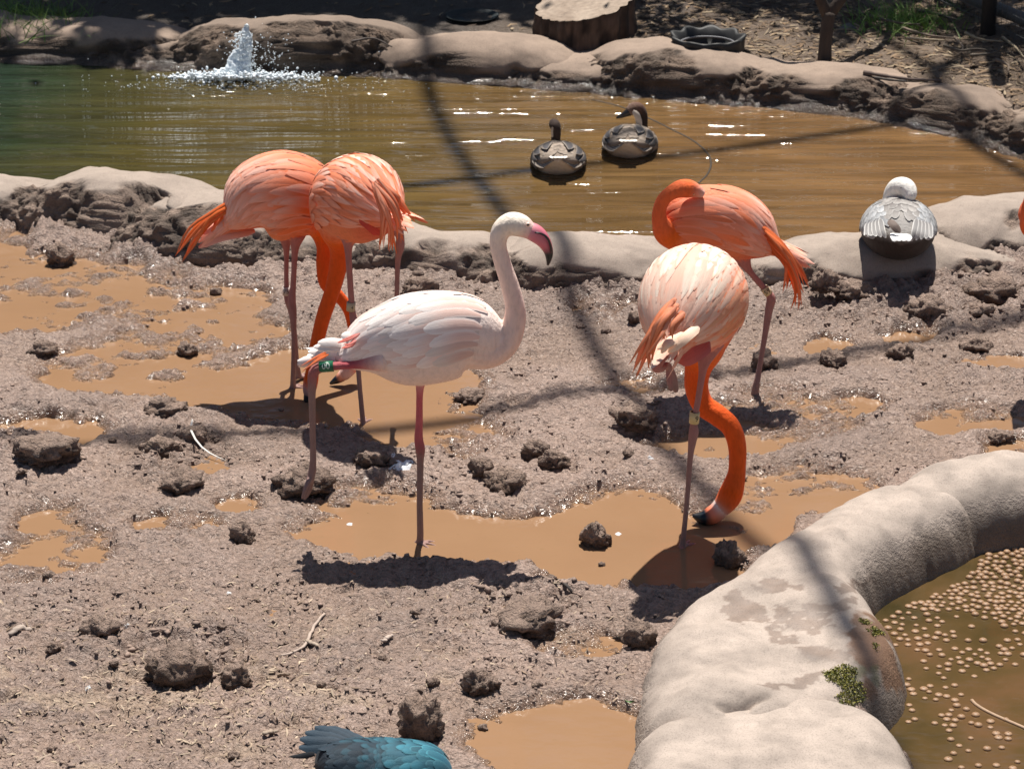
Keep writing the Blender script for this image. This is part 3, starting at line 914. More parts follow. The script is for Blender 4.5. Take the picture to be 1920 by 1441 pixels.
# grass tufts, twigs, straw litter
def tuft(label, px, py, n, rad, hgt, seed, z=0.14, col_a=(0.06, 0.12, 0.02), col_b=(0.16, 0.26, 0.05)):
    r = np.random.default_rng(seed)
    base = G(px, py, z)
    V_, Q_, C_ = [], [], []
    for k in range(n):
        o = np.array([*(r.normal(size=2) * rad), -0.02])
        lean = np.array([*(r.normal(size=2) * 0.5), 1.0])
        lean /= np.linalg.norm(lean)
        h = hgt * r.uniform(0.5, 1.2)
        side = norm(np.cross(lean, np.array([r.normal(), r.normal(), 0.01]))) * 0.0035
        i0 = len(V_) * 1
        for t in (0, 0.35, 0.7, 1.0):
            p = o + lean * h * t + np.array([lean[0], lean[1], -0.35]) * h * t * t * 0.6
            V_.append(p - side * (1.02 - t)); V_.append(p + side * (1.02 - t))
        for t in range(3): Q_.append((i0 + 2 * t, i0 + 2 * t + 1, i0 + 2 * t + 3, i0 + 2 * t + 2))
        c = lerp(np.array(col_a), np.array(col_b), r.uniform())
        C_ += [c] * 8
    me = mesh_np("grass_tuft", np.array(V_), np.array(Q_), None, {"Col": np.array(C_)})
    tag(obj("grass_tuft", me, M_LEAF, loc=tuple(base)), label, "grass", "grass tufts on the far bank")
tuft("long green grass tuft behind the far bank rocks in the pond corner", 40, 42, 420, 0.16, 0.22, 1)
tuft("sparse grass tuft beside the tall grass at the pond corner", 118, 40, 120, 0.08, 0.15, 2)
tuft("bright green grass tuft beside the fence rail", 1700, 42, 520, 0.14, 0.16, 3, 0.2, (0.1, 0.19, 0.03), (0.22, 0.36, 0.07))
tuft("short olive grass patch between the round stone and fence tuft", 1655, 66, 260, 0.12, 0.07, 4, col_a=(0.1, 0.11, 0.03), col_b=(0.2, 0.2, 0.07))

def litter(name, label, pts, length, width, seed, cols, kind="stuff", flat=0.5, up=0.15, lift=0.0):
    """many thin bent slivers lying at pts"""
    r = np.random.default_rng(seed)
    n = len(pts)
    a = r.uniform(0, 2 * np.pi, n)
    tilt = r.normal(size=n) * up
    d = np.stack([np.cos(a) * np.cos(tilt), np.sin(a) * np.cos(tilt), np.sin(tilt)], -1)
    s = norm(np.cross(d, [0, 0, 1.0]))
    u = np.cross(s, d)
    L = (length * r.uniform(0.35, 1.4, n))[:, None]
    W = (width * r.uniform(0.5, 1.4, n))[:, None]
    H = W * flat
    c = np.asarray(pts) + np.array([0, 0, 1]) * (H * 0.3 + lift + np.abs(d[:, 2:3]) * L * 0.35)
    bend = s * L * r.normal(size=(n, 1)) * 0.12
    ends = [c - d * L * 0.5, c + bend, c + d * L * 0.5]
    wk = [0.55, 1.0, 0.4]
    vs = []
    for e, k in zip(ends, wk):
        vs += [e - s * W * k * 0.5, e + u * H * k, e + s * W * k * 0.5]
    v = np.stack(vs, 1).reshape(-1, 3)
    i = np.arange(n)[:, None] * 9
    q = np.concatenate([i + np.array([[0, 1, 4, 3]]), i + np.array([[1, 2, 5, 4]]), i + np.array([[3, 4, 7, 6]]), i + np.array([[4, 5, 8, 7]])])
    C_ = np.array(cols)[r.integers(0, len(cols), n)] * r.uniform(0.7, 1.2, (n, 1))
    me = mesh_np(name, v, q, None, {"Col": np.repeat(C_, 9, 0)}, smooth=False)
    o = obj(name, me, M_LITTER)
    return tag(o, label, name.replace("_", " "), None, kind)

r = np.random.default_rng(77)
n = 15000
px, py = r.uniform(-60, 1980, n), r.uniform(-60, 240, n)
g = G(px, py, 0.16)
ok = g[:, 1] > bank_y(g[:, 0]) + 0.35
g = g[ok]
g = g[(g[:, 0] > 0.15) | (r.uniform(0, 1, len(g)) < 0.07)]
g[:, 2] = ground_height(g[:, 0], g[:, 1])[0]
litter("leaf_litter", "dry brown leaf and straw litter covering the far bank", g, 0.06, 0.012, 5, [(0.18, 0.115, 0.065), (0.25, 0.175, 0.105), (0.11, 0.072, 0.043), (0.07, 0.046, 0.03), (0.3, 0.23, 0.15)])

def twig(label, pix, rad, z=0.15, col=(0.14, 0.1, 0.08), group="fallen sticks on the far bank", name="fallen_stick"):
    P = np.array([G(p[0], p[1], z + (p[2] if len(p) > 2 else 0)) for p in pix])
    Q = catmull(P, 14)
    m = Q.mean(0)
    p = Pile()
    p.tube(Q, np.linspace(rad, rad * 0.45, 14) * (1 + 0.2 * np.sin(np.arange(14) * 2.1)), 7, col)
    tag(obj(name, p.mesh(name, m), M_WOOD, loc=tuple(m)), label, "stick", group)
twig("long dark stick lying along the back of the far bank rocks", [(1620, 136, 0.02), (1700, 148, 0.03), (1765, 151, 0.02)], 0.012, 0.16)
twig("thin dark stick lying parallel beside the long dark stick", [(1640, 146, 0.02), (1690, 152, 0.02), (1740, 153, 0.01)], 0.008, 0.16, (0.08, 0.07, 0.06))
SL = "bare crooked stick in the brush pile under the fence"
for i, pp in enumerate([[(1690, 52), (1740, 66), (1790, 72)], [(1770, 85), (1800, 95), (1830, 92), (1866, 96)], [(1880, 70), (1905, 90), (1920, 108)], [(1790, 70), (1805, 88), (1800, 100)], [(1820, 104), (1860, 100), (1880, 88)], [(1700, 72), (1770, 76)], [(1868, 112), (1890, 122), (1890, 134)], [(1650, 36), (1690, 44), (1725, 46)], [(1810, 62), (1840, 74), (1880, 78)], [(1760, 28), (1800, 38)], [(1720, 20), (1770, 30), (1790, 42)]]):
    twig(SL, [(a, b, 0.03 + 0.012 * (i % 3)) for a, b in pp], 0.009, 0.2, [(0.2, 0.15, 0.11), (0.1, 0.08, 0.06), (0.3, 0.24, 0.16)][i % 3], "brush pile sticks under the fence")
twig("pale hooked stick lying in front of the stump", [(1000, 84, 0.0), (1022, 88, 0.01), (1046, 86, 0.0)], 0.006, 0.16, (0.35, 0.28, 0.2))
twig("dark curved stick behind the splash boulder", [(660, 78, 0.02), (700, 72, 0.04), (735, 88, 0.0)], 0.007, 0.17, (0.1, 0.08, 0.07))

# dark hose arching through the pond
hp = np.array([G(x, y, -0.002) for x, y in [(1110, 188), (1160, 200), (1215, 222), (1262, 245), (1300, 265), (1326, 288), (1333, 308), (1326, 328), (1310, 344)]])
hq = catmull(hp, 60)
p = Pile()
p.tube(hq, np.full(60, 0.0062), 8, (0.035, 0.022, 0.012))
tag(obj("water_hose", p.mesh("water_hose", hq[30]), M_RUBBER, loc=tuple(hq[30])), "thin dark hose arching through the pond water beside the swimming geese", "hose")

# overhead net cables with their posts; only their shadows fall into view
def cable(label, pix, r, zc, extend=(6, 6), spread=()):
    P = np.array([G(a, b, 0.0) for a, b in pix])
    P = P + np.array([SUN_T.x, SUN_T.y, 1.0]) * zc
    d0, d1 = P[0] - P[1], P[-1] - P[-2]
    P = np.vstack([P[0] + d0 / np.linalg.norm(d0) * extend[0], P, P[-1] + d1 / np.linalg.norm(d1) * extend[1]])
    Q = catmull(P, 90)
    root = empty("net_cable", tuple(Q[0] * (1, 1, 0)))
    org = Q[0] * (1, 1, 0)
    p = Pile()
    p.tube(Q, np.full(90, r), 10, (0.04, 0.04, 0.045))
    obj("cable", p.mesh("cable", org), M_RUBBER, root)
    for e in ((Q[0],) if extend[0] > 3 else ()) + ((Q[-1],) if extend[1] > 3 else ()):
        q = Pile()
        q.tube(np.array([e * (1, 1, 0) - (0, 0, 0.3), e * (1, 1, 0.5), e + (0, 0, 0.15)]), [0.07, 0.06, 0.055], 14, (0.07, 0.07, 0.075))
        obj("post", q.mesh("post", org), M_RUBBER, root)
    tag(root, label, "cable", "overhead cables carrying the aviary net")
ZC = 11.0
cable("overhead aviary cable running from the fountain side towards the feeding pool", [(785, 60), (792, 120), (812, 190), (850, 270), (915, 360), (985, 450), (1045, 540), (1105, 650), (1180, 770), (1265, 890), (1370, 990), (1480, 1090), (1560, 1230), (1640, 1340), (1730, 1450)], 0.042, ZC, (8, 8))
cable("overhead aviary cable crossing above the swimming geese to the hub", [(300, 372), (560, 360), (770, 348), (1000, 318), (1300, 287), (1550, 252), (1752, 222), (1790, 217)], 0.04, ZC, (9, 0.0))
cable("overhead aviary cable crossing above the mud", [(-60, 855), (200, 845), (500, 832), (800, 805), (1000, 778), (1170, 752), (1480, 700), (1700, 655), (1960, 605)], 0.042, ZC, (8, 8))
cable("overhead aviary cable running from the hub towards the sitting goose", [(1752, 218), (1790, 240), (1850, 285), (1960, 350)], 0.04, ZC, (0.0, 9))
cable("overhead aviary cable rising from the hub over the fence", [(1748, 224), (1768, 196), (1800, 175), (1880, 150)], 0.045, ZC, (0.0, 7))
cable("overhead aviary cable rising from the hub over the forked tree", [(1756, 222), (1740, 195), (1712, 172), (1680, 150)], 0.04, ZC, (0.0, 7))
# ------------------------------------------------------------------ mud clods, chips, droppings
def ico(sub):
    bm = bmesh.new()
    bmesh.ops.create_icosphere(bm, subdivisions=sub, radius=1)
    bm.verts.ensure_lookup_table()
    P = np.array([v.co[:] for v in bm.verts])
    F = np.array([[v.index for v in f.verts] for f in bm.faces])
    bm.free()
    return P, F
ICO4, ICO3, ICO1 = ico(4), ico(3), ico(1)

def clod(label, px, py, rx, ry=None, seed=0, group=None, tone=1.0, dark=0.0, lobes=0.55):
    """a lump whose foot shows at pixel (px, py); rx, ry half sizes in pixels"""
    b = G(px, py, 0.05)
    b[2] = float(h_at(b[0], b[1])[0])
    b = G(px, py, max(b[2], PUD))
    m = mpp(b)
    R = rx * m
    H = (ry if ry else rx * 0.75) * m / 0.92
    P, F = ICO4 if rx > 13 else ICO3
    q = P * 1.5 + seed * 3.7
    d = 1 + lobes * fbm3(q, 3, seed, 0.55) + 0.36 * fbm3(q * 4.2, 4, seed + 5, 0.7) - 0.18 * np.abs(fbm3(q * 2.4, 3, seed + 9))
    Q = P * d[:, None] * np.array([R, R * 0.85, H])
    Q[:, 2] = np.where(Q[:, 2] < 0, Q[:, 2] * 0.5, Q[:, 2]) + H * 0.32
    t = np.clip(0.5 + fbm3(q * 3.1, 3, seed + 7) * 1.1, 0, 1)[:, None]
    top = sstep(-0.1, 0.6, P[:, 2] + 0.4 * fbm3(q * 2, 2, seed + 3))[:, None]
    col = (np.array([0.135, 0.085, 0.06]) * (0.6 + 0.7 * t)) * (1 - top * 0.9) + np.array([0.33, 0.238, 0.188]) * (0.7 + 0.45 * t) * top * 0.9  # shade painted in: underside darker, top lighter
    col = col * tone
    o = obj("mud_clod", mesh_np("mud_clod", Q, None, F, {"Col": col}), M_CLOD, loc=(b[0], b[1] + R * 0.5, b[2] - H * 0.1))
    return tag(o, label, "mud clod", group or "mud clods on the wet mud")

CL = [("wide dark mud clod with crumbling top beside the small oblong puddle", 85, 868, 58, 34), ("lumpy mud clod beside the fallen white feather", 365, 838, 36, 26), ("low broken clod touching the one beside the white feather", 300, 855, 32, 22),
      ("crumbly double clod in the middle of the bare mud", 335, 925, 42, 26), ("pillow-shaped pale-topped clod under the white flamingo's raised foot", 566, 926, 50, 36), ("upright knobbly clod beside the hollow clod behind the white flamingo's leg", 902, 892, 22, 26),
      ("hollow dark clod with an overhanging top in front of the white flamingo", 948, 922, 36, 30), ("pair-topped clod between the white flamingo and the pale-backed flamingo's tail", 1005, 858, 26, 22), ("rounded clod touching the pair-topped clod", 1040, 874, 26, 22),
      ("black wet clod at the edge of the long puddle between the birds", 1116, 1026, 25, 32), ("dark wet clod at the puddle edge against the stained ledge rock", 1368, 1062, 29, 34), ("small dark clod standing alone beside the tiny puddles", 453, 1016, 24, 24),
      ("straw-covered clod beside the flat wood chip", 185, 1194, 34, 24), ("smooth small brown clod lying alone on dry mud", 100, 1222, 17, 13), ("large straw-matted clod with a black underside", 330, 1280, 56, 48), ("straw-topped clod next to the large straw-matted one", 440, 1282, 30, 24),
      ("big rounded pale clod behind the teal bird", 792, 1392, 40, 62), ("jagged tooth-like clod above the muddy margin near the big pale clod", 902, 1300, 32, 30), ("tiny pale crumb lying behind the big pale clod", 812, 1286, 13, 12), ("low broad mound of broken mud under the white flamingo's shadow", 985, 1185, 66, 34),
      ("big squarish clod on the broken mud below the sitting goose", 1742, 600, 44, 30), ("wide clod on the broken mud beside the squarish one", 1875, 565, 56, 30), ("dark clod on the broken mud under the sleeping flamingo's tail", 1552, 545, 30, 24), ("clod on the broken mud between goose and ledge", 1690, 672, 24, 20),
      ("brown cube-like clod at the edge of the wide shallow puddle", 110, 500, 28, 26), ("small dark clod on the mud bar between two shallow puddles", 350, 668, 19, 18), ("ragged clod on the left mud bar beside the wide shallow puddle", 80, 668, 26, 18), ("flat clod in the shadow of the drinking flamingo", 690, 872, 34, 22),
      ("dark clod against the rim rock behind the white flamingo's back", 785, 556, 34, 26), ("little round pebble-like clod beside the flamingo's folded wing tip", 1188, 604, 12, 14), ("crumbly clod squeezed against the foot of the stained ledge", 1198, 1210, 34, 30), ("clod behind the sleeping flamingo's raised foot", 1432, 690, 24, 20),
      ("ridge of broken mud beside the shaded strip of mud", 1195, 800, 40, 28), ("low lump of mud at the near edge of the reflecting puddle", 310, 778, 38, 18), ("wet lump of mud on the far edge of the central puddle", 880, 755, 30, 14), ("half-buried clod at the broken mud's near edge", 1560, 685, 26, 16),
      ("crumbly heap of mud under the wide rim rock", 1830, 600, 36, 22), ("crumbly heap of mud beside the goose's shadow", 1600, 560, 34, 20), ("dark hollow clod on the mud close to the pool ledge", 1830, 660, 30, 18), ("low dark hump beside the small round puddle", 1870, 832, 30, 16)]
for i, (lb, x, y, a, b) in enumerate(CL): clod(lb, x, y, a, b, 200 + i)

r = np.random.default_rng(31)
for i in range(46):
    while True:
        x, y = r.uniform(-20, 1900), r.uniform(480, 1441)
        if x > 1150 and y > 950: continue
        break
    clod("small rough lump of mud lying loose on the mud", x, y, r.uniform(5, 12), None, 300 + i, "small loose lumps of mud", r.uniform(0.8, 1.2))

# crumbs: far too many and too small to count
n = 26000
px, py = r.uniform(-60, 1980, n), r.uniform(455, 1500, n)
g = G(px, py, 0.03)
h, pw, rough, bank, _, _ = ground_height(g[:, 0], g[:, 1])
keep = (h > PUD + 0.004) & (g[:, 1] < rim_y(g[:, 0]) + 0.1) & (r.uniform(0, 1, n) < 0.10 + 0.6 * np.maximum(rough, sstep(0.0, 0.4, fbm2(g[:, 0] * 4, g[:, 1] * 4, 3, 88))))
keep &= poly_sd(g[:, 0], g[:, 1], pool) > 0.2
g, h, rough = g[keep], h[keep], rough[keep]
n = len(g)
O = np.array([[1, 0, 0], [0, 1, 0], [-1, 0, 0], [0, -1, 0], [0, 0, 1], [0, 0, -1.0]])
OF = np.array([[0, 1, 4], [1, 2, 4], [2, 3, 4], [3, 0, 4], [1, 0, 5], [2, 1, 5], [3, 2, 5], [0, 3, 5]])
sz = 0.004 + 0.006 * r.uniform(0, 1, n) ** 3 + 0.010 * rough * r.uniform(0, 1, n) ** 3
vv = O[None] * (sz[:, None, None] * r.uniform(0.5, 1.5, (n, 6, 3)) * np.array([1.5, 0.9, 0.55]))
an = r.uniform(0, 6.28, n)
ca, sa = np.cos(an)[:, None], np.sin(an)[:, None]
vv = np.stack([vv[..., 0] * ca - vv[..., 1] * sa, vv[..., 0] * sa + vv[..., 1] * ca, vv[..., 2]], -1)
vv = vv + np.stack([g[:, 0], g[:, 1], h + sz * 0.05], -1)[:, None]
cc = np.array([0.29, 0.208, 0.165]) * r.uniform(0.75, 1.2, (n, 1))
me = mesh_np("mud_crumbs", vv.reshape(-1, 3), None, (np.arange(n)[:, None, None] * 6 + OF[None]).reshape(-1, 3), {"Col": np.repeat(cc, 6, 0)}, smooth=True)
tag(obj("mud_crumbs", me, M_LITTER), "loose crumbs of mud covering the bare mud", "mud crumbs", None, "stuff")

# wood chips over the drier mud
n = 900
px, py = np.concatenate([r.uniform(-20, 640, n), r.uniform(300, 1180, 500), r.normal(360, 120, 500)]), np.concatenate([r.uniform(1120, 1480, n), r.uniform(1080, 1400, 500), r.normal(1310, 50, 500)])
g = G(px, py, 0.05)
hh, pw = ground_height(g[:, 0], g[:, 1])[:2]
k = (hh > PUD + 0.01) & (poly_sd(g[:, 0], g[:, 1], pool) > 0.6)
g = g[k]; g[:, 2] = hh[k]
litter("wood_chips", "pale wood chips and straw strewn over the drier mud", g, 0.026, 0.005, 9, [(0.36, 0.27, 0.19), (0.46, 0.36, 0.26), (0.26, 0.185, 0.13), (0.19, 0.13, 0.1)], up=0.2)

def ground_pt(px, py, up=0.0):
    p = G(px, py, 0.05)
    p = G(px, py, max(float(h_at(p[0], p[1])[0]), PUD))
    p[2] = max(float(h_at(p[0], p[1])[0]), PUD) + up
    return p

def ground_stick(label, pix, rad, col, cat="stick", group="sticks and chips on the mud", name="wood_chip", flat=0.6):
    P = np.array([ground_pt(a, b, rad * 0.9) for a, b in pix])
    Q = catmull(P, 12)
    m = Q[6].copy()
    p = Pile()
    Q = Q + np.random.default_rng(int(pix[0][0])).normal(size=Q.shape) * rad * 0.22
    p.tube(Q, rad * (0.75 + 0.35 * np.sin(np.linspace(0.3, 2.9, 12))), 5, col, flat)
    tag(obj(name, p.mesh(name, m), M_WOOD, loc=tuple(m)), label, cat, group)
ground_stick("flat pale wood chip lying beside the straw-covered clod", [(22, 1193), (40, 1182), (56, 1172)], 0.011, (0.36, 0.29, 0.24))
ground_stick("long straight wood chip near the straw on dry mud", [(70, 1428), (90, 1418), (105, 1408)], 0.006, (0.34, 0.26, 0.2))
ground_stick("pale bone-like forked twig on the dry mud", [(528, 1232), (560, 1222), (575, 1208), (590, 1180), (609, 1153)], 0.0055, (0.42, 0.33, 0.27), name="forked_twig")
ground_stick("short stub lying against the bone-like twig", [(575, 1210), (595, 1216)], 0.008, (0.33, 0.26, 0.2))
ground_stick("small brown chip below the bone-like twig", [(522, 1274), (545, 1270)], 0.008, (0.3, 0.22, 0.16))
ground_stick("chip lying behind the teal bird's tail", [(495, 1378), (517, 1384)], 0.009, (0.36, 0.28, 0.21))
ground_stick("pale chip lying on the mud between twig and mound", [(716, 1206), (735, 1195)], 0.008, (0.45, 0.36, 0.3))
ground_stick("dark twig standing out of the shallow water by the ledge", [(1040, 1082), (1062, 1094), (1074, 1100)], 0.006, (0.05, 0.04, 0.035))
ground_stick("dark thin twig on the mud close to the pale ledge", [(1672, 908), (1690, 916), (1708, 915)], 0.004, (0.06, 0.05, 0.04))
ground_stick("upright-lying straw on mud near the tiny puddles", [(150, 1178), (140, 1190), (102, 1178)], 0.003, (0.3, 0.23, 0.17))

# fallen white feather
fp = np.array([ground_pt(a, b, 0.012 + u) for a, b, u in [(362, 806, 0.02), (359, 822, 0.025), (372, 844, 0.02), (392, 858, 0.01), (424, 868, 0.0)]])
m0 = fp[2].copy()
FEATHER_SPOT = (fp, m0)

# droppings and whitish splashes
def patch(name, label, px, py, rx, ry, seed, col, cat, group=None, kind=None):
    c = G(px, py, 0.04)
    m = mpp(c)
    nr, na = 12, 40
    rr, aa = np.meshgrid(np.linspace(0, 1, nr), np.linspace(0, 2 * np.pi, na, endpoint=False), indexing='ij')
    w = 1 + 0.45 * fbm2(np.cos(aa) * 1.7 + seed, np.sin(aa) * 1.7, 3, seed)
    x = c[0] + rr * rx * m * w * np.cos(aa)
    y = c[1] + rr * ry * m / 0.42 * w * np.sin(aa)
    z = np.maximum(h_at(x.ravel(), y.ravel()), PUD) + 0.004 * (1 - rr.ravel() ** 3) - 0.001
    P = np.stack([x.ravel(), y.ravel(), z], -1)
    o = obj(name, mesh_np(name, P - c, grid_quads(nr, na, True), None, {"Col": np.tile(np.array(col), (len(P), 1))}), M_LITTER, loc=tuple(c))
    return tag(o, label, cat, group, kind)
patch("bird_dropping", "large white dropping beside the drinking flamingo's shadow", 752, 884, 20, 10, 3, (0.7, 0.72, 0.74), "dropping", "white droppings on the mud")
patch("bird_dropping", "streaky white dropping running up to the large white one", 738, 862, 5, 10, 4, (0.66, 0.68, 0.7), "dropping", "white droppings on the mud")
for i, (x, y) in enumerate([(240, 1178), (165, 1298), (430, 1115), (1220, 868), (1160, 988), (655, 970), (1500, 500)]):
    patch("bird_dropping", "small white dropping speck on the mud", x, y, 6, 3, 10 + i, (0.6, 0.6, 0.6), "dropping", "small white droppings on the mud")

# green leaf scraps
def leaf_scrap(label, px, py, s, up=0.0):
    c = ground_pt(px, py, 0.01 + up)
    v, q, col = leaf_cards(np.array([[0, 0, 0.0], [s * 0.5, s * 0.2, 0.004], [-s * 0.4, 0.3 * s, 0.003]]), s * 1.6, int(px), (0.08, 0.17, 0.05), (0.1, 0.2, 0.06), 0.0)
    v[:, 2] *= 0.25
    tag(obj("leaf_scrap", mesh_np("leaf_scrap", v, q, None, {"Col": col}, smooth=False), M_LEAF, loc=tuple(c)), label, "leaf", "green leaf scraps")
leaf_scrap("fallen green leaf in the sitting goose's shadow", 1678, 522, 0.03)
leaf_scrap("green leaf scrap by the foot of the low ledge rock", 1180, 1332, 0.015)

# ------------------------------------------------------------------ fountain splash
def mat_splash():
    k = NT("splashing_water")
    k.set(Base_Color=(0.82, 0.88, 0.92, 1), Roughness=0.25, IOR=1.33, Transmission_Weight=0.06)
    return k.m
M_SPLASH = mat_splash()
sb = G(455, 143, 0.0)
sroot = empty("fountain_splash", tuple(sb))
tag(sroot, "white fountain splash spurting up beside the humped far bank boulder", "splash")
ms = mpp(sb)
def spx(x, y): return V(x, y, sb[1])
p = Pile()
Q = catmull(np.array([[*spx(440, 152), 36 * ms], [*spx(446, 134), 27 * ms], [*spx(452, 112), 19 * ms], [*spx(461, 92), 14 * ms], [*spx(463, 72), 11 * ms], [*spx(461, 58), 7 * ms], [*spx(466, 44), 2.5 * ms]]), 60)
v, q, t = tube_arrays(Q[:, :3], Q[:, 3], 44)
dn = 1 + 0.45 * fbm3(v * 26, 4, 3, 0.65)
cx = np.vstack([np.repeat(Q[:, :3], 44, 0), Q[:1, :3], Q[-1:, :3]])
v = cx + (v - cx) * dn[:, None] + 0.014 * np.stack([fbm3(v * 40, 3, 6), fbm3(v * 40, 3, 7), fbm3(v * 40, 3, 8)], -1)
p.add(v, q, t)
obj("water_jet", p.mesh("water_jet", sb), M_SPLASH, sroot)
r = np.random.default_rng(12)
pts, rad = [], []
def drops(n, fx, fy, smin, smax, dep=0.12, zmin=0.0):
    for _ in range(n):
        x, y = fx(), fy()
        c = V(x, y, sb[1] + r.normal() * dep)
        if c[2] < zmin: c = G(x, y, 0.002 + 0.004 * r.uniform())
        pts.append(c)
        rad.append(ms * r.uniform(smin, smax))
drops(650, lambda: r.normal(445, 50), lambda: 148 - abs(r.normal(0, 4)), 2.2, 5.0, 0.10)
drops(900, lambda: r.normal(440, 48), lambda: 147 - abs(r.normal(0, 7)), 1.0, 3.4, 0.10)
drops(520, lambda: r.uniform(350, 600), lambda: r.normal(143, 5), 0.8, 2.6, 0.12)
drops(260, lambda: r.normal(480, 30), lambda: r.normal(105, 22), 0.5, 1.6, 0.08)
drops(330, lambda: r.normal(470, 120), lambda: r.normal(158, 9), 0.6, 1.7, 0.02)
drops(110, lambda: r.uniform(150, 800), lambda: r.normal(150, 22), 0.5, 1.3, 0.1)
drops(420, lambda: r.normal(455, 10), lambda: r.uniform(60, 140), 0.8, 2.4, 0.04)
pts, rad = np.array(pts), np.array(rad)
vv = (ICO1[0][None] * rad[:, None, None] * r.uniform(0.8, 1.3, (len(pts), 1, 3)) + pts[:, None]).reshape(-1, 3)
ff = (np.arange(len(pts))[:, None, None] * len(ICO1[0]) + ICO1[1][None]).reshape(-1, 3)
o = obj("droplets", mesh_np("droplets", vv - sb, None, ff), M_SPLASH, sroot)
o["kind"] = "stuff"

# ------------------------------------------------------------------ floating pellets in the feeding pool
def pellets():
    R_ = np.random.default_rng(55)
    dense = np.array([(1842, 1046), (1880, 1030), (2000, 1022), (2000, 1178), (1900, 1172), (1850, 1160), (1800, 1142), (1740, 1146), (1700, 1136), (1760, 1112), (1815, 1086)], float)
    mid = np.array([(1650, 1162), (1700, 1136), (1760, 1150), (1762, 1190), (1720, 1222), (1690, 1205)], float)
    cl = [(1800, 1228, 42, 32, 60), (1880, 1228, 50, 14, 30), (1830, 1246, 60, 12, 14), (1760, 1300, 40, 16, 22), (1700, 1290, 30, 24, 12), (1790, 1345, 30, 24, 45), (1840, 1355, 40, 14, 18), (1720, 1340, 40, 30, 8), (1800, 1410, 36, 26, 16), (1880, 1410, 40, 24, 8), (1900, 1190, 30, 20, 8), (1770, 1180, 60, 20, 8), (1870, 1380, 30, 10, 6), (1710, 1190, 30, 26, 26)]
    cand = []
    def try_add(x, y, dx, dy):
        for a, b in cand:
            if ((x - a) / dx) ** 2 + ((y - b) / dy) ** 2 < 1: return
        cand.append((x, y))
    for poly, n, dx, dy in ((dense, 7000, 11.4, 6.1), (mid, 500, 14, 9)):
        lo, hi = poly.min(0), poly.max(0)
        xs, ys = R_.uniform(lo[0], hi[0], n), R_.uniform(lo[1], hi[1], n)
        ok = poly_sd(xs, ys, poly) < 0
        for x, y in zip(xs[ok], ys[ok]): try_add(x, y, dx, dy)
    for cx, cy, sx, sy, n in cl:
        for _ in range(n): try_add(R_.normal(cx, sx * 0.6), R_.normal(cy, sy * 0.6), 13, 8)
    P = np.array(cand)
    W = G(P[:, 0], P[:, 1], POOL)
    ok = poly_sd(W[:, 0], W[:, 1], pool) < -0.01
    W = W[ok]
    W = W[np.argsort(W[:, 1])]
    n, rad = 12, 0.0128
    th = np.linspace(0, 2 * np.pi, n, endpoint=False)
    prof = [(0.85, -0.35), (1.0, 0.08), (0.9, 0.42), (0.55, 0.68), (0.12, 0.78)]
    pv = np.vstack([np.stack([rad * a * np.cos(th), rad * a * np.sin(th), np.full(n, rad * b)], -1) for a, b in prof])
    q = grid_quads(len(prof), n, True)
    tone = np.array([0.29, 0.17, 0.09])
    me = mesh_np("floating_pellet", pv, q, None, {"Col": np.tile(tone, (len(pv), 1))})
    M = mat_attr("feed_pellet", 0.55, 300, 0.4, 0.2, 0.001)
    for i, w in enumerate(W[:300]):
        o = obj("floating_pellet", me, M, loc=(w[0], w[1], POOL))
        s = R_.uniform(0.72, 1.12)
        o.scale = (s, s, s * R_.uniform(0.6, 0.95))
        tag(o, "round tan feed pellet floating on the feeding pool", "pellet", "feed pellets floating on the pool")
    rest = W[300:]
    if len(rest):
        sc = R_.uniform(0.88, 1.1, (len(rest), 1, 1))
        V_ = (pv[None] * sc + np.column_stack([rest[:, :2], np.full(len(rest), POOL)])[:, None]).reshape(-1, 3)
        Q_ = (np.arange(len(rest))[:, None, None] * len(pv) + q[None]).reshape(-1, 4)
        o = obj("floating_pellets", mesh_np("floating_pellets", V_, Q_, None, {"Col": np.repeat(tone[None] * R_.uniform(0.85, 1.1, (len(rest), 1)), len(pv), 0)}), M)
        tag(o, "dense raft of tan feed pellets at the head of the pool", "pellets", None, "stuff")
    print("pellets", len(W))
pellets()
pl = Pile()
hq = catmull(np.array([G(a, b, POOL + 0.001) for a, b in [(1822, 1312), (1832, 1322), (1860, 1338), (1920, 1364), (1990, 1395)]]), 24)
pl.tube(hq, np.full(24, 0.006), 6, (0.36, 0.24, 0.15))
tag(obj("thin_pipe", pl.mesh("thin_pipe", hq[12]), M_RUBBER, loc=tuple(hq[12])), "thin pale pipe lying at the surface of the feeding pool", "pipe")

# moss in the cleft of the ledge
def moss():
    R_ = np.random.default_rng(8)
    x, y, h, px, py = [np.concatenate([L[i] for L in LEDGE_PTS[1:2]]) for i in range(5)]
    wx, wy = px + 20 * fbm2(x * 25, y * 25, 3, 5), py + 14 * fbm2(x * 25, y * 25, 3, 6)
    f = ell_field(wx, wy, [(1572, 1264, 34, 14), (1596, 1296, 22, 26), (1640, 1185, 10, 6), (1632, 1170, 8, 5), (1642, 1210, 6, 4)])
    idx = np.where(f > 0)[0]
    idx = R_.choice(idx, 3400)
    P = np.stack([x[idx], y[idx], h[idx] + 0.002], -1) + R_.normal(size=(3400, 3)) * np.array([0.004, 0.004, 0.002])
    v, q, col = leaf_cards(P - P.mean(0), 0.0075, 4, (0.06, 0.08, 0.012), (0.32, 0.28, 0.05), -0.4)
    o = obj("moss", mesh_np("moss", v, q, None, {"Col": col}, smooth=False), M_LEAF, loc=tuple(P.mean(0)))
    tag(o, "green and yellow moss growing in the ledge cleft", "moss", None, "stuff")
moss()
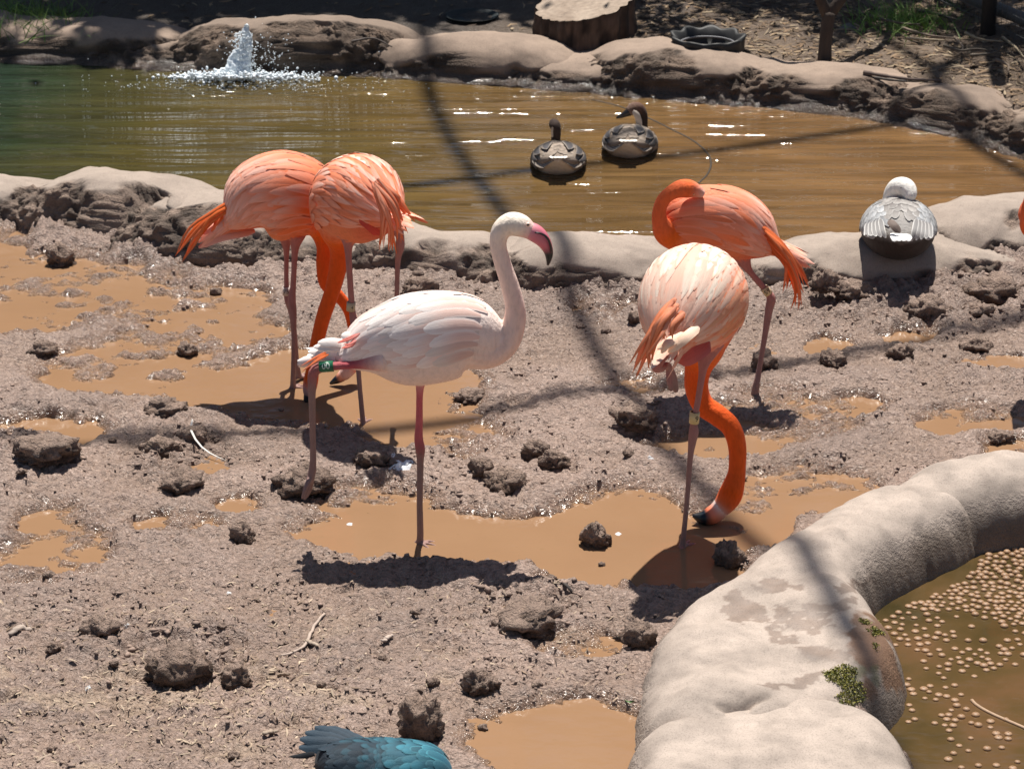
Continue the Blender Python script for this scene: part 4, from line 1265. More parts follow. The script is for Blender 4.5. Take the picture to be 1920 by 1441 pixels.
# ------------------------------------------------------------------ birds
def mat_feather():
    k = NT("feather")
    uv = k.uv()
    sep = k.n("SeparateXYZ")
    k.l(uv, sep.inputs[0])
    t = k.math('ABSOLUTE', k.math('MULTIPLY_ADD', sep.outputs[0], 2.0))
    t.node.inputs[0].links[0].from_node.inputs[2].default_value = -1.0
    barb = k.noise(1.0, 3, 0.7, k.map(uv, (22, 1.8, 1), (0, 0, 0.0)))
    c = k.mix(0.65, k.attr("Col"), k.ramp(barb, [(0.25, 0.72), (0.5, 1.0), (0.75, 1.15)]), 'MULTIPLY')
    edge = k.math('MULTIPLY', k.math('MAXIMUM', k.ramp(t, [(0.55, 0.0), (0.97, 1.0)]), k.ramp(sep.outputs[1], [(0.92, 0.0), (0.985, 1.0)])), 0.8)
    c = k.mix(edge, c, k.mix(0.0, k.attr("Edge"), k.attr("Edge")))
    k.base(c)
    k.set(Roughness=0.66, Specular_IOR_Level=0.25, Sheen_Weight=0.05)
    k.normal(k.bump(barb, 0.35, 0.003))
    return k.m

def mat_body():
    k = NT("plumage")
    nz = k.noise(75, 3, 0.65, k.map(k.obj(), (1, 1, 0.4)))
    c = k.mix(0.5, k.attr("Col"), k.ramp(nz, [(0.25, 0.7), (0.5, 1.0), (0.75, 1.15)]), 'MULTIPLY')
    k.base(c)
    k.set(Roughness=0.75, Specular_IOR_Level=0.2, Sheen_Weight=0.04)
    k.normal(k.bump(nz, 0.7, 0.008))
    return k.m

def mat_bill():
    k = NT("bill")
    k.base(k.attr("Col"))
    k.set(Roughness=0.35)
    return k.m
M_FEATHER, M_BODY, M_BILL = mat_feather(), mat_body(), mat_bill()
M_BAND = mat_attr("leg_band", 0.4, 40, 0.1, 0.02, 0.001)

class Trunk:
    """lofted bird trunk; sections (px, py, dy, half height px, half width px) from tail to breast in the plane y = Y0 + dy"""
    def __init__(self, secs, Y0, N=48, squash=1.0):
        rows = []
        for s in secs:
            p = V(s[0], s[1], Y0 + s[2])
            m = mpp(p)
            rows.append([*p, s[3] * m, (s[4] if len(s) > 4 else s[3] * squash) * m])
        Q = catmull(np.array(rows), N)
        self.N = N
        self.C, self.rh, self.rw = Q[:, :3], np.maximum(Q[:, 3], 0.004), np.maximum(Q[:, 4], 0.004)
        self.L = np.linalg.norm(np.diff(self.C, axis=0), axis=1).sum()
        T = norm(np.gradient(self.C, axis=0))
        for _ in range(3): T = norm(np.vstack([T[:1], (T[:-2] + 2 * T[1:-1] + T[2:]) / 4, T[-1:]]))
        S = norm(np.cross(T, np.array([0, 0, 1.0])))
        self.T, self.S, self.U = T, S, np.cross(S, T)
        self.k = np.linspace(0, 1, N)
    def at(self, s, th, off=0.0):
        s, th = np.broadcast_arrays(np.asarray(s, float), np.asarray(th, float))
        sc = np.clip(s, 0, 1)
        I = lambda A: np.stack([np.interp(sc, self.k, A[:, j]) for j in range(3)], -1)
        C, S, U, T = I(self.C), I(self.S), I(self.U), I(self.T)
        rw, rh = np.interp(sc, self.k, self.rw), np.interp(sc, self.k, self.rh)
        C = C + T * ((s - sc) * self.L)[..., None]
        n = norm(S * (np.cos(th) * rh)[..., None] + U * (np.sin(th) * rw)[..., None])
        return C + S * (np.cos(th) * rw)[..., None] + U * (np.sin(th) * rh)[..., None] + n * np.asarray(off)[..., None], n
    def arrays(self, n=40, colf=None):
        th = np.linspace(0, 2 * np.pi, n, endpoint=False)
        S_, T_ = np.meshgrid(self.k, th, indexing='ij')
        P, _ = self.at(S_, T_)
        P = P.reshape(-1, 3)
        q = grid_quads(self.N, n, True)
        t, m = [], len(P)
        P = np.vstack([P, self.C[0] - self.T[0] * 0.3 * self.rh[0], self.C[-1] + self.T[-1] * 0.3 * self.rh[-1]])
        for j in range(n):
            t.append((m, (j + 1) % n, j))
            b = (self.N - 1) * n
            t.append((m + 1, b + j, b + (j + 1) % n))
        col = np.array([colf(a, b) for a, b in zip(np.r_[S_.ravel(), 0, 1], np.r_[T_.ravel(), 0, 0])])
        return P, q, np.array(t), col

NA, NB = 9, 5
FQ = grid_quads(NA, NB)
def feather_mesh(P, col, edge):
    s = np.repeat(np.linspace(0, 1, NA), NB)
    t = np.tile(np.linspace(0, 1, NB), NA)
    return mesh_np("feather", P, FQ, None, {"Col": col, "Edge": np.broadcast_to(np.asarray(edge, float), (NA * NB, 3))}, np.stack([t, s], -1))

def fwidth(s, tip):
    if tip == 'round':
        w = np.minimum(1, (s / 0.2 + 0.25) ** 0.6) * np.sqrt(np.clip(1 - np.clip((s - 0.62) / 0.39, 0, 1) ** 2.2, 0.004, 1))
    elif tip == 'blade':
        w = np.minimum(1, (s / 0.3 + 0.3) ** 0.6) * np.clip(1 - np.clip((s - 0.45) / 0.56, 0, 1) ** 1.9, 0.004, 1) ** 0.7
    else:
        w = np.minimum(1, (s / 0.25 + 0.3) ** 0.6) * np.clip(1 - s ** 2.6, 0.03, 1) ** 0.8
    return w

def cover_feather(root, org, tr, s0, th0, length, width, lift=(0.003, 0.012), drift=0.0, c0=(1, 1, 1), c1=(1, 1, 1), edge=(1, 1, 1), tip='round', name="feather", cup=0.0013):
    """a feather lying on the trunk, root at (s0, th0), running tailwards"""
    sv = np.linspace(0, 1, NA)
    tv = np.linspace(-1, 1, NB)
    SS, TT = np.meshgrid(sv, tv, indexing='ij')
    s = s0 - SS * length / tr.L
    rad = np.interp(np.clip(s0 - 0.5 * length / tr.L, 0, 1), tr.k, (tr.rw + tr.rh) / 2)
    th = th0 + drift * SS + TT * fwidth(SS, tip) * (width / 2) / max(rad, 0.02)
    off = lift[0] + (lift[1] - lift[0]) * SS ** 1.3 + cup * (1 - TT ** 2) * fwidth(SS, tip)
    P, _ = tr.at(s, th, off)
    c0, c1 = np.asarray(c0, float), np.asarray(c1, float)
    gr = sstep(0.3, 0.92, SS)[..., None]
    col = (c0 * (1 - gr) + c1 * gr).reshape(-1, 3)
    return obj(name, feather_mesh(P.reshape(-1, 3) - org, col, edge), M_FEATHER, root)

def free_feather(root, org, pts, width, c0, c1, edge=None, tip='point', facing=(0, -0.75, 0.66), name="tail_feather", cup=0.25):
    P = catmull(np.asarray(pts), NA)
    T = norm(np.gradient(P, axis=0))
    side = norm(np.cross(T, np.asarray(facing, float)))
    nn = np.cross(side, T)
    sv = np.linspace(0, 1, NA)
    tv = np.linspace(-1, 1, NB)
    SS, TT = np.meshgrid(sv, tv, indexing='ij')
    w = fwidth(SS, tip) * width / 2
    Q = P[:, None] + side[:, None] * (TT * w)[..., None] - nn[:, None] * (TT ** 2 * w * cup)[..., None]
    col = (np.asarray(c0, float) * (1 - SS[..., None]) + np.asarray(c1, float) * SS[..., None]).reshape(-1, 3)
    return obj(name, feather_mesh(Q.reshape(-1, 3) - org, col, c1 if edge is None else edge), M_FEATHER, root)

def pix_path(rows, Y0):
    """rows (px, py, dy, r px) -> points, radii"""
    P = np.array([V(r_[0], r_[1], Y0 + r_[2]) for r_ in rows])
    R = np.array([r_[3] for r_ in rows]) * mpp(P)
    return P, R

def build_body(root, org, pieces, voxel=0.0036, smooth_iter=7, name="body"):
    """one continuous skin: pieces are (verts, quads, tris, cols, softness) joined, re-skinned and softened"""
    V_ = np.vstack([p[0] for p in pieces])
    n0, Q_, T_ = 0, [], []
    for p in pieces:
        if len(p[1]): Q_.append(np.asarray(p[1]) + n0)
        if len(p[2]): T_.append(np.asarray(p[2]) + n0)
        n0 += len(p[0])
    me = mesh_np("tmp_skin", V_, np.vstack(Q_), np.vstack(T_))
    tmp = bpy.data.objects.new("tmp_skin", me)
    COL.objects.link(tmp)
    md = tmp.modifiers.new("remesh", 'REMESH')
    md.mode = 'VOXEL'
    md.voxel_size = voxel
    bpy.context.view_layer.update()
    ev = tmp.evaluated_get(bpy.context.evaluated_depsgraph_get())
    m2 = bpy.data.meshes.new_from_object(ev)
    bpy.data.objects.remove(tmp)
    bpy.data.meshes.remove(me)
    n = len(m2.vertices)
    co = np.zeros(n * 3, np.float32)
    m2.vertices.foreach_get("co", co)
    co = co.reshape(-1, 3).astype(float)
    C_ = np.vstack([np.broadcast_to(np.asarray(p[3], float), (len(p[0]), 3)) for p in pieces])
    W_ = np.concatenate([np.full(len(p[0]), p[4]) for p in pieces])
    kd = KDTree(len(V_))
    for i, v in enumerate(V_): kd.insert(v, i)
    kd.balance()
    idx = np.array([kd.find(v)[1] for v in co])
    col, w = C_[idx], W_[idx]
    ed = np.zeros(len(m2.edges) * 2, np.int32)
    m2.edges.foreach_get("vertices", ed)
    ed = ed.reshape(-1, 2)
    deg = np.bincount(ed.ravel(), minlength=n).clip(1)[:, None]
    def lap(A):
        r_ = np.zeros_like(A)
        for k in range(A.shape[1]):
            r_[:, k] = np.bincount(ed[:, 0], A[ed[:, 1], k], n) + np.bincount(ed[:, 1], A[ed[:, 0], k], n)
        return r_ / deg
    for _ in range(smooth_iter): co = co + (lap(co) - co) * w[:, None]
    for _ in range(4): col = col * 0.5 + lap(col) * 0.5
    m2.vertices.foreach_set("co", (co - org).astype(np.float32).ravel())
    m2.polygons.foreach_set("use_smooth", np.ones(len(m2.polygons), bool))
    m2.update()
    add_color(m2, "Col", col)
    m2.materials.clear()
    m2.name = name
    return obj(name, m2, M_BODY, root)

def tube_piece(rows, Y0, col, soft, n=16, seg=None, extra=None):
    P, R = pix_path(rows, Y0)
    A = np.column_stack([P, R, np.asarray(col, float) if np.ndim(col) == 2 else np.tile(np.asarray(col, float), (len(P), 1))])
    Q = catmull(A, seg or max(14, len(rows) * 7))
    Q[:, 3] = np.maximum(Q[:, 3], 0.0035)
    v, q, t = tube_arrays(Q[:, :3], Q[:, 3], n)
    c = np.vstack([np.repeat(Q[:, 4:7], n, 0), Q[:1, 4:7], Q[-1:, 4:7]])
    return v, q, t, c, soft

def foot_pieces(p, ang, col, size=0.075, spread=0.55):
    """three webbed front toes and a hind toe standing on the ground at p"""
    out = []
    for k in (-1, 0, 1, 3):
        a = ang + (k * spread if k != 3 else math.pi)
        L = size * (1.05 if k == 0 else 0.92) if k != 3 else size * 0.28
        d = np.array([math.cos(a), math.sin(a), 0])
        P = np.array([p + (0, 0, 0.012), p + d * L * 0.5 + (0, 0, 0.012), p + d * L + (0, 0, 0.003)])
        v, q, t = tube_arrays(P, [0.0065, 0.006, 0.0045], 8)
        out.append((v, q, t, col, 0.1))
    return out

def eye(root, org, p, r, iris=(0.75, 0.6, 0.25), toward=(0, -1, 0.2)):
    pl = Pile()
    d = norm(np.array(toward, float))
    th = np.linspace(0, 2 * np.pi, 12, endpoint=False)
    a = norm(np.cross(d, [0.0, 0.0, 1.0])); b = np.cross(a, d)
    rings, cols = [], []
    for z, rr, c in ((0.0, 1.0, iris), (0.45, 0.85, iris), (0.72, 0.55, iris), (0.76, 0.5, (0.01, 0.01, 0.01)), (0.95, 0.05, (0.01, 0.01, 0.01))):
        rings.append(p + d * r * z + (a[None] * np.cos(th)[:, None] + b[None] * np.sin(th)[:, None]) * r * rr)
        cols.append(np.tile(c, (12, 1)))
    pl.add(np.vstack(rings), grid_quads(5, 12, True), None, np.vstack(cols))
    return obj("eye", pl.mesh("eye", org), M_BILL, root)

def bill(root, org, rows, Y0, cols, flat=0.72, name="bill"):
    v, q, t, c, _ = tube_piece(rows, Y0, np.array(cols), 0, 14, 26)
    P, R = pix_path(rows, Y0)
    pl = Pile()
    pl.add(v, q, t, c)
    return obj(name, pl.mesh(name, org), M_BILL, root)

def band(root, org, p, axis_, r, h, col, text=None, tcol=(0.01, 0.01, 0.01), size=0.02, label=None, turn=0.0):
    ax = norm(np.asarray(axis_, float))
    if ax[2] < 0 and abs(ax[2]) > 0.3: ax = -ax
    front = np.array([math.sin(turn), -math.cos(turn), 0.25])
    side = norm(np.cross(ax, front)) * -1
    fr = np.cross(ax, side) * -1
    if np.dot(fr, front) < 0: fr = -fr
    th = np.linspace(0, 2 * np.pi, 28, endpoint=False)
    rings = [p + ax * z + (side[None] * np.cos(th)[:, None] + fr[None] * np.sin(th)[:, None]) * rr for z, rr in ((-h / 2, r * 0.8), (-h / 2, r), (h / 2, r), (h / 2, r * 0.8))]
    pl = Pile()
    pl.add(np.vstack(rings), grid_quads(4, 28, True), None, col)
    o = obj("leg_band", pl.mesh("leg_band", org, smooth=False), M_BAND, root)
    if label: o["label"] = label
    if text:
        cu = bpy.data.curves.new("number", 'FONT')
        cu.body = text
        cu.size = size
        cu.align_x, cu.align_y = 'CENTER', 'CENTER'
        to = bpy.data.objects.new("number", cu)
        COL.objects.link(to)
        bpy.context.view_layer.update()
        m = bpy.data.meshes.new_from_object(to.evaluated_get(bpy.context.evaluated_depsgraph_get()))
        bpy.data.objects.remove(to)
        n = len(m.vertices)
        co = np.zeros(n * 3, np.float32)
        m.vertices.foreach_get("co", co)
        co = co.reshape(-1, 3)
        right = np.cross(-fr, ax)
        right = right if right[0] * 1.0 + right[1] * 0.2 > 0 else -right
        a = co[:, 0] / r
        W = p + ax * co[:, 1:2] + (right[None] * np.sin(a)[:, None] + fr[None] * np.cos(a)[:, None]) * (r + 0.0012)
        if abs(ax[2]) < 0.5:     # band on a level leg: read along the leg
            lr = ax if ax[0] > 0 else -ax
            up = np.array([0, 0.4, 0.9]); up = norm(up - lr * np.dot(up, lr)); nf = np.cross(lr, up); nf = nf if nf[1] < 0 else -nf
            a = co[:, 1] / r
            W = p + lr * co[:, 0:1] + (up[None] * np.sin(a)[:, None] + nf[None] * np.cos(a)[:, None]) * (r + 0.0012)
        m.vertices.foreach_set("co", (W - org).astype(np.float32).ravel())
        m.update()
        add_color(m, "Col", np.tile(np.array(tcol, float), (n, 1)))
        m.materials.clear()
        obj("number", m, M_BILL, o)
    return o

def coat(root, org, tr, seed, colf, s_hi=0.93, s_lo=0.1, rows=9, length=0.125, width=0.036, phi_max=112, edgef=None, drift=0.12, lift=(0.003, 0.011), skip=None, view=True, tip='round'):
    """tile a trunk with overlapping feathers from shoulder to tail; colf(s, phi, side) -> (root colour, tip colour)"""
    r_ = random.Random(seed)
    for i in range(rows):
        s0 = s_lo + (s_hi - s_lo) * i / (rows - 1)           # tail rows first, each further row lies over the last
        rad = np.interp(s0, tr.k, (tr.rw + tr.rh) / 2)
        step = math.degrees(width * 0.78 / max(rad, 0.03))
        for side in (-1, 1):
            phi = step * (0.35 if i % 2 else 0.8)
            while phi < phi_max:
                ph = phi + r_.uniform(-0.2, 0.2) * step
                th = math.radians(90 - side * ph)
                s = s0 + r_.uniform(-0.02, 0.02)
                p, n = tr.at(s - 0.05, th)
                vis = np.dot(n, norm(CAM - p))
                if (not view or vis > -0.45) and not (skip and skip(s, ph, side)):
                    c0, c1 = colf(s, ph, side, r_)
                    k = r_.uniform(0.86, 1.1)
                    k2 = r_.uniform(0.8, 1.2)
                    e = edgef(s, ph, side, r_) if edgef else np.asarray(c1) * k * 1.08
                    cover_feather(root, org, tr, s, th, length * r_.uniform(0.85, 1.2), width * r_.uniform(0.9, 1.2),
                                  (lift[0] + 0.0003 * i, lift[1] * k2 * 0.62 + 0.0003 * i), -side * drift * r_.uniform(0.4, 1.6), np.asarray(c0) * k, np.asarray(c1) * k, e, tip)
                phi += step

ORANGE = np.array([0.86, 0.155, 0.02])
NECK = np.array([0.78, 0.105, 0.012])
SALMON = np.array([0.82, 0.27, 0.15])
PINK = np.array([0.88, 0.45, 0.34])
PALEF = np.array([0.88, 0.60, 0.47])
RED = np.array([0.62, 0.08, 0.05])
LEG = np.array([0.30, 0.185, 0.16])
LEGP = np.array([0.44, 0.17, 0.155])
JOINT = np.array([0.36, 0.13, 0.12])

def mixc(a, b, t): return np.asarray(a) * (1 - t) + np.asarray(b) * t

def flamingo(name, label, foot_px, trunk, neck, neck_cols, legs, feet, trunk_col, Y0=None, group="flamingos standing on the mud", squash=0.85):
    f = G(foot_px[0], foot_px[1], 0.0)
    org = f.copy()
    Y0 = f[1] if Y0 is None else Y0
    root = empty(name, tuple(org))
    tag(root, label, "flamingo", group)
    tr = Trunk(trunk, Y0, squash=squash)
    pcs = []
    P, q, t, c = tr.arrays(40, trunk_col)
    pcs.append((P, q, t, c, 0.5))
    pcs.append(tube_piece(neck, Y0, np.array(neck_cols), 0.45, 20))
    for rows, cols in legs: pcs.append(tube_piece(rows, Y0, np.array(cols), 0.06, 12))
    for (px, py, dy), ang, colr in feet:
        p = V(px, py, Y0 + dy)
        p[2] = max(min(p[2], 0.02), 0.004)
        pcs += foot_pieces(p, ang, colr)
    build_body(root, org, pcs)
    return root, org, tr, Y0

def strip(root, org, Y0, rows, wpx, c0, c1, tip='point', **kw):
    if tip == 'point' and np.asarray(c1)[0] > 0.6 and wpx > 8.5:
        # a plume is a few ragged strands lying over each other
        j = random.Random(int(rows[0][0] * 7 + rows[-1][1] * 13))
        for k in range(3):
            rr = [(a + j.uniform(-3, 3) + (i * j.uniform(-4, 4)), b + j.uniform(-3, 3) + i * j.uniform(-4, 3), d - 0.006 * k + j.uniform(-0.004, 0.004)) for i, (a, b, d) in enumerate(rows)]
            P = np.array([V(a, b, Y0 + d) for a, b, d in (rows if k == 0 else rr)])
            q = j.uniform(0.8, 1.15)
            free_feather(root, org, P, wpx * (0.95, 0.7, 0.6)[k] * mpp(P[0]), np.asarray(c0) * q, mixc(c1, PALEF, j.uniform(0, 0.25)) * q, edge=np.asarray(c1) * 0.85, tip=tip, **kw)
        return
    P = np.array([V(a, b, Y0 + d) for a, b, d in rows])
    free_feather(root, org, P, wpx * mpp(P[0]), c0, c1, tip=tip, **kw)

# ---- white flamingo
WH, WP = np.array([0.87, 0.79, 0.74]), np.array([0.85, 0.64, 0.55])
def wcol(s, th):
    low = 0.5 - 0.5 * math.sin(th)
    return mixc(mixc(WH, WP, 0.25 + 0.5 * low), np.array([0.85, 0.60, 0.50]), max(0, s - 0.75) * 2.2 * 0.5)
legw = [mixc(LEGP, (0.6, 0.2, 0.2), 0.5), LEGP, JOINT, JOINT, LEG, LEG, LEG, LEG]
root, org, tr, Y0 = flamingo("flamingo", "white flamingo standing on one leg with its neck raised in an S", (787, 1024),
    [(628, 664, 0, 14, 26), (655, 660, 0, 32, 42), (700, 646, 0, 62), (760, 640, 0, 86), (825, 632, 0, 87), (875, 628, 0, 76), (912, 640, 0, 55), (935, 650, 0, 34)],
    [(880, 640, 0, 55), (915, 652, 0, 40), (945, 642, 0, 29), (962, 612, 0, 23), (966, 578, 0, 19.5), (956, 535, 0, 17.5), (942, 492, 0, 16.2), (934, 458, 0, 16), (940, 432, 0, 19), (958, 420, 0, 22.5), (976, 423, 0, 22), (990, 431, 0, 17.5), (1000, 437, 0, 14)],
    [WP, WP, WP, WP, (0.85, 0.62, 0.53), (0.85, 0.64, 0.55), (0.85, 0.66, 0.57), (0.86, 0.70, 0.60), (0.86, 0.74, 0.63), (0.86, 0.75, 0.62), (0.86, 0.74, 0.62), (0.82, 0.55, 0.5), (0.75, 0.3, 0.32)],
    [([(790, 700, 0, 14), (787, 735, 0, 7), (786, 790, 0, 7), (785, 822, 0, 8.5), (788, 842, 0, 9.5), (788, 868, 0, 6.8), (787, 940, 0, 6), (788, 1000, 0, 6.5), (786, 1020, 0, 7)], [WP, (0.6, 0.17, 0.18), (0.58, 0.14, 0.15), (0.5, 0.12, 0.13), JOINT, LEG, LEG, LEG, LEG]),
     ([(720, 676, -0.08, 22), (672, 683, -0.08, 9), (630, 686, -0.08, 8), (598, 690, -0.08, 10), (587, 702, -0.08, 10), (585, 735, -0.08, 7.5), (586, 800, -0.08, 6), (587, 865, -0.08, 6.5), (584, 888, -0.08, 8), (578, 908, -0.09, 6), (571, 936, -0.1, 3)], [WP, (0.45, 0.12, 0.13), (0.45, 0.12, 0.13), JOINT, JOINT, LEG, LEG, LEG, LEG, LEG, LEG]),
     ([(583, 893, -0.08, 6), (574, 912, -0.12, 4.5), (566, 934, -0.13, 2.5)], [LEG, LEG, LEG]), ([(585, 893, -0.08, 6), (582, 915, -0.06, 4), (575, 932, -0.06, 2.5)], [LEG, LEG, LEG])],
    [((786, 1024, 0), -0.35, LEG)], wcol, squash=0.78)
W0 = root
def wf(s, ph, side, r_):
    t = min(1, max(0, (ph - 60) / 60))
    a = mixc((0.80, 0.56, 0.48), (0.80, 0.52, 0.44), t * 0.6)
    b = mixc(WH, (0.84, 0.70, 0.63), t * 0.8)
    return a, b
coat(root, org, tr, 1, wf, 0.84, 0.13, 9, 0.17, 0.036, 104, drift=0.16, lift=(0.001, 0.0055))
for a, b, w in [((655, 645), (596, 642), 18), ((660, 652), (588, 650), 18), ((660, 660), (580, 660), 20), ((662, 668), (582, 668), 18), ((665, 672), (590, 676), 18), ((668, 640), (640, 628), 22)]:
    strip(root, org, Y0, [(*a, -0.02), ((a[0] + b[0]) / 2, (a[1] + b[1]) / 2 - 3, -0.05), (*b, -0.05)], w, (0.84, 0.72, 0.68), WH, 'round')
for pth, w in [([(612, 662, -0.075), (590, 677, -0.085), (566, 697, -0.09)], 6), ([(616, 664, -0.08), (598, 674, -0.09), (568, 694, -0.1)], 5), ([(610, 660, -0.07), (588, 672, -0.08), (564, 686, -0.085)], 5)]:
    strip(root, org, Y0, pth, w, ORANGE, mixc(ORANGE, (0.8, 0.3, 0.2), 0.5))
for pth in [([(672, 628, -0.075), (655, 634, -0.085), (632, 642, -0.085)]), ([(666, 636, -0.1), (656, 646, -0.105), (641, 652, -0.1)])]:
    strip(root, org, Y0, pth, 9, (0.85, 0.35, 0.3), (0.78, 0.13, 0.09))
bill(root, org, [(990, 431, 0, 16), (1003, 437, 0, 17), (1015, 447, 0, 15), (1024, 460, 0, 11.5), (1029, 474, 0, 8.5), (1029, 486, 0, 5.5), (1027, 497, 0, 2)], Y0,
     [(0.74, 0.34, 0.36), (0.66, 0.2, 0.25), (0.62, 0.17, 0.22), (0.58, 0.14, 0.18), (0.02, 0.017, 0.02), (0.015, 0.013, 0.015), (0.015, 0.013, 0.015)])
pm = Pile()
mp, mr = pix_path([(1003, 436, -0.034, 1.5), (1015, 438, -0.033, 2), (1026, 446, -0.028, 2.4), (1032, 459, -0.022, 2.4), (1034, 472, -0.016, 2)], Y0)
mq = catmull(np.column_stack([mp, mr]), 16)
pm.tube(mq[:, :3], mq[:, 3], 8, (0.02, 0.015, 0.018))
obj("bill_edge", pm.mesh("bill_edge", org), M_BILL, root)
eye(root, org, V(990, 421, Y0 - 0.036), 0.0075, (0.75, 0.55, 0.45))
pa, pb_ = V(626, 686, Y0 - 0.08), V(598, 688, Y0 - 0.08)
band(root, org, (pa + pb_) / 2, pa - pb_, 0.0185, 0.047, (0.01, 0.13, 0.06), "00", (0.6, 0.68, 0.6), 0.027, "green leg band with pale figures")

# ---- orange flamingo seen from the side, tail drooping, head down behind the others
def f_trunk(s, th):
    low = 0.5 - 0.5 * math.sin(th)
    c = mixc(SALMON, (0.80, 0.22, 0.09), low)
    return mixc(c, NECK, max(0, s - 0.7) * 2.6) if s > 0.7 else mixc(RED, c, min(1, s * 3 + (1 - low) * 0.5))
def f1f(s, ph, side, r_):
    front = max(0, (s - 0.55) / 0.4)
    low = max(0, (ph - 55) / 60)
    a = mixc(SALMON, ORANGE, min(1, 0.15 + 0.6 * front * r_.uniform(0.3, 1.2) + 0.25 * low))
    b = mixc(mixc((0.9, 0.56, 0.45), PINK, min(1, max(0, (ph - 25) / 50))), ORANGE, min(1, 0.0 + 0.75 * front * r_.uniform(0, 1.1) + 0.2 * low * r_.uniform(0, 1)))  # sun on the back painted in: upper feathers paler
    return a, b
lg = lambda n: [mixc(LEGP, LEG, min(1, i / (n - 1) * 1.1)) for i in range(n)]
root, org, tr, Y0 = flamingo("flamingo", "orange flamingo side-on with drooping tail and numbered white leg band, neck crossing behind its neighbour's", (550, 730),
    [(428, 412, 0, 18, 30), (445, 400, 0, 36, 46), (478, 374, 0, 68), (520, 368, 0, 84), (562, 374, 0, 80), (595, 390, 0, 62), (618, 408, 0, 38)],
    [(585, 400, 0, 52), (606, 425, 0, 34), (611, 460, 0, 19), (607, 498, 0, 14.5), (611, 532, 0.02, 12.5), (634, 554, 0.04, 11.5), (654, 582, 0.05, 11), (664, 622, 0.05, 11), (666, 655, 0.03, 12.5), (661, 680, 0.02, 15), (650, 697, 0, 13), (643, 706, 0, 10)],
    [SALMON, ORANGE] + [NECK] * 8 + [(0.8, 0.5, 0.42), (0.8, 0.4, 0.3)],
    [([(535, 440, 0.06, 16), (537, 470, 0.06, 6), (537, 530, 0.06, 4.8), (540, 560, 0.06, 7.5), (546, 580, 0.06, 7), (552, 620, 0.06, 4.8), (557, 680, 0.06, 4.6), (561, 708, 0.06, 6)], lg(8)),
     ([(556, 440, -0.02, 18), (553, 470, -0.02, 7), (550, 530, -0.02, 5.5), (547, 562, -0.02, 8), (549, 585, -0.02, 7.5), (551, 630, -0.02, 5), (550, 690, -0.02, 4.8), (549, 732, -0.02, 6)], lg(8))],
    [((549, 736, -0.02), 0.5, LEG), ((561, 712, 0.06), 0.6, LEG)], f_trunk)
coat(root, org, tr, 2, f1f, 0.9, 0.12, 10, 0.17, 0.036, 112, drift=0.25, lift=(0.001, 0.0095), tip='blade', edgef=lambda s, ph, side, r_: mixc(PINK, ORANGE, r_.uniform(0, 0.45) + 0.5 * max(0, s - 0.5)))
for rows, w, c0, c1 in [([(442, 372, -.05), (398, 400, -.06), (358, 436, -.06), (335, 472, -.06)], 13, ORANGE, ORANGE), ([(446, 380, -.06), (400, 410, -.07), (368, 448, -.07), (343, 486, -.07)], 13, ORANGE, ORANGE),
                        ([(450, 390, -.04), (412, 412, -.05), (394, 440, -.05), (388, 460, -.05)], 12, ORANGE, ORANGE), ([(452, 400, -.03), (415, 420, -.04), (403, 438, -.04), (395, 455, -.04)], 12, RED, ORANGE), ([(446, 376, -.03), (404, 396, -.04), (370, 424, -.04), (350, 452, -.04)], 13, ORANGE, ORANGE), ([(448, 395, -.02), (420, 402, -.03), (395, 418, -.03), (380, 436, -.03)], 14, RED, ORANGE)]:
    strip(root, org, Y0, rows, w, c0, c1)
strip(root, org, Y0, [(478, 432, -.03), (432, 440, -.06), (402, 448, -.06), (372, 464, -.06)], 18, SALMON, PINK, 'round')
strip(root, org, Y0, [(470, 425, -.02), (435, 428, -.05), (410, 436, -.05), (385, 452, -.05)], 16, ORANGE, SALMON, 'round')
bill(root, org, [(648, 698, 0, 11), (640, 706, 0, 10), (633, 711, 0, 8), (626, 715, 0, 5.5), (619, 719, 0, 2.5)], Y0, [(0.75, 0.6, 0.55), (0.8, 0.35, 0.22), (0.02, 0.02, 0.025), (0.012, 0.012, 0.015), (0.012, 0.012, 0.015)])
eye(root, org, V(655, 686, Y0 - 0.035), 0.006)
band(root, org, V(537, 545, Y0 + 0.06), (0, 0, 1), 0.0155, 0.034, (0.55, 0.47, 0.42), "75", (0.01, 0.01, 0.01), 0.024, "pale leg band numbered 75")

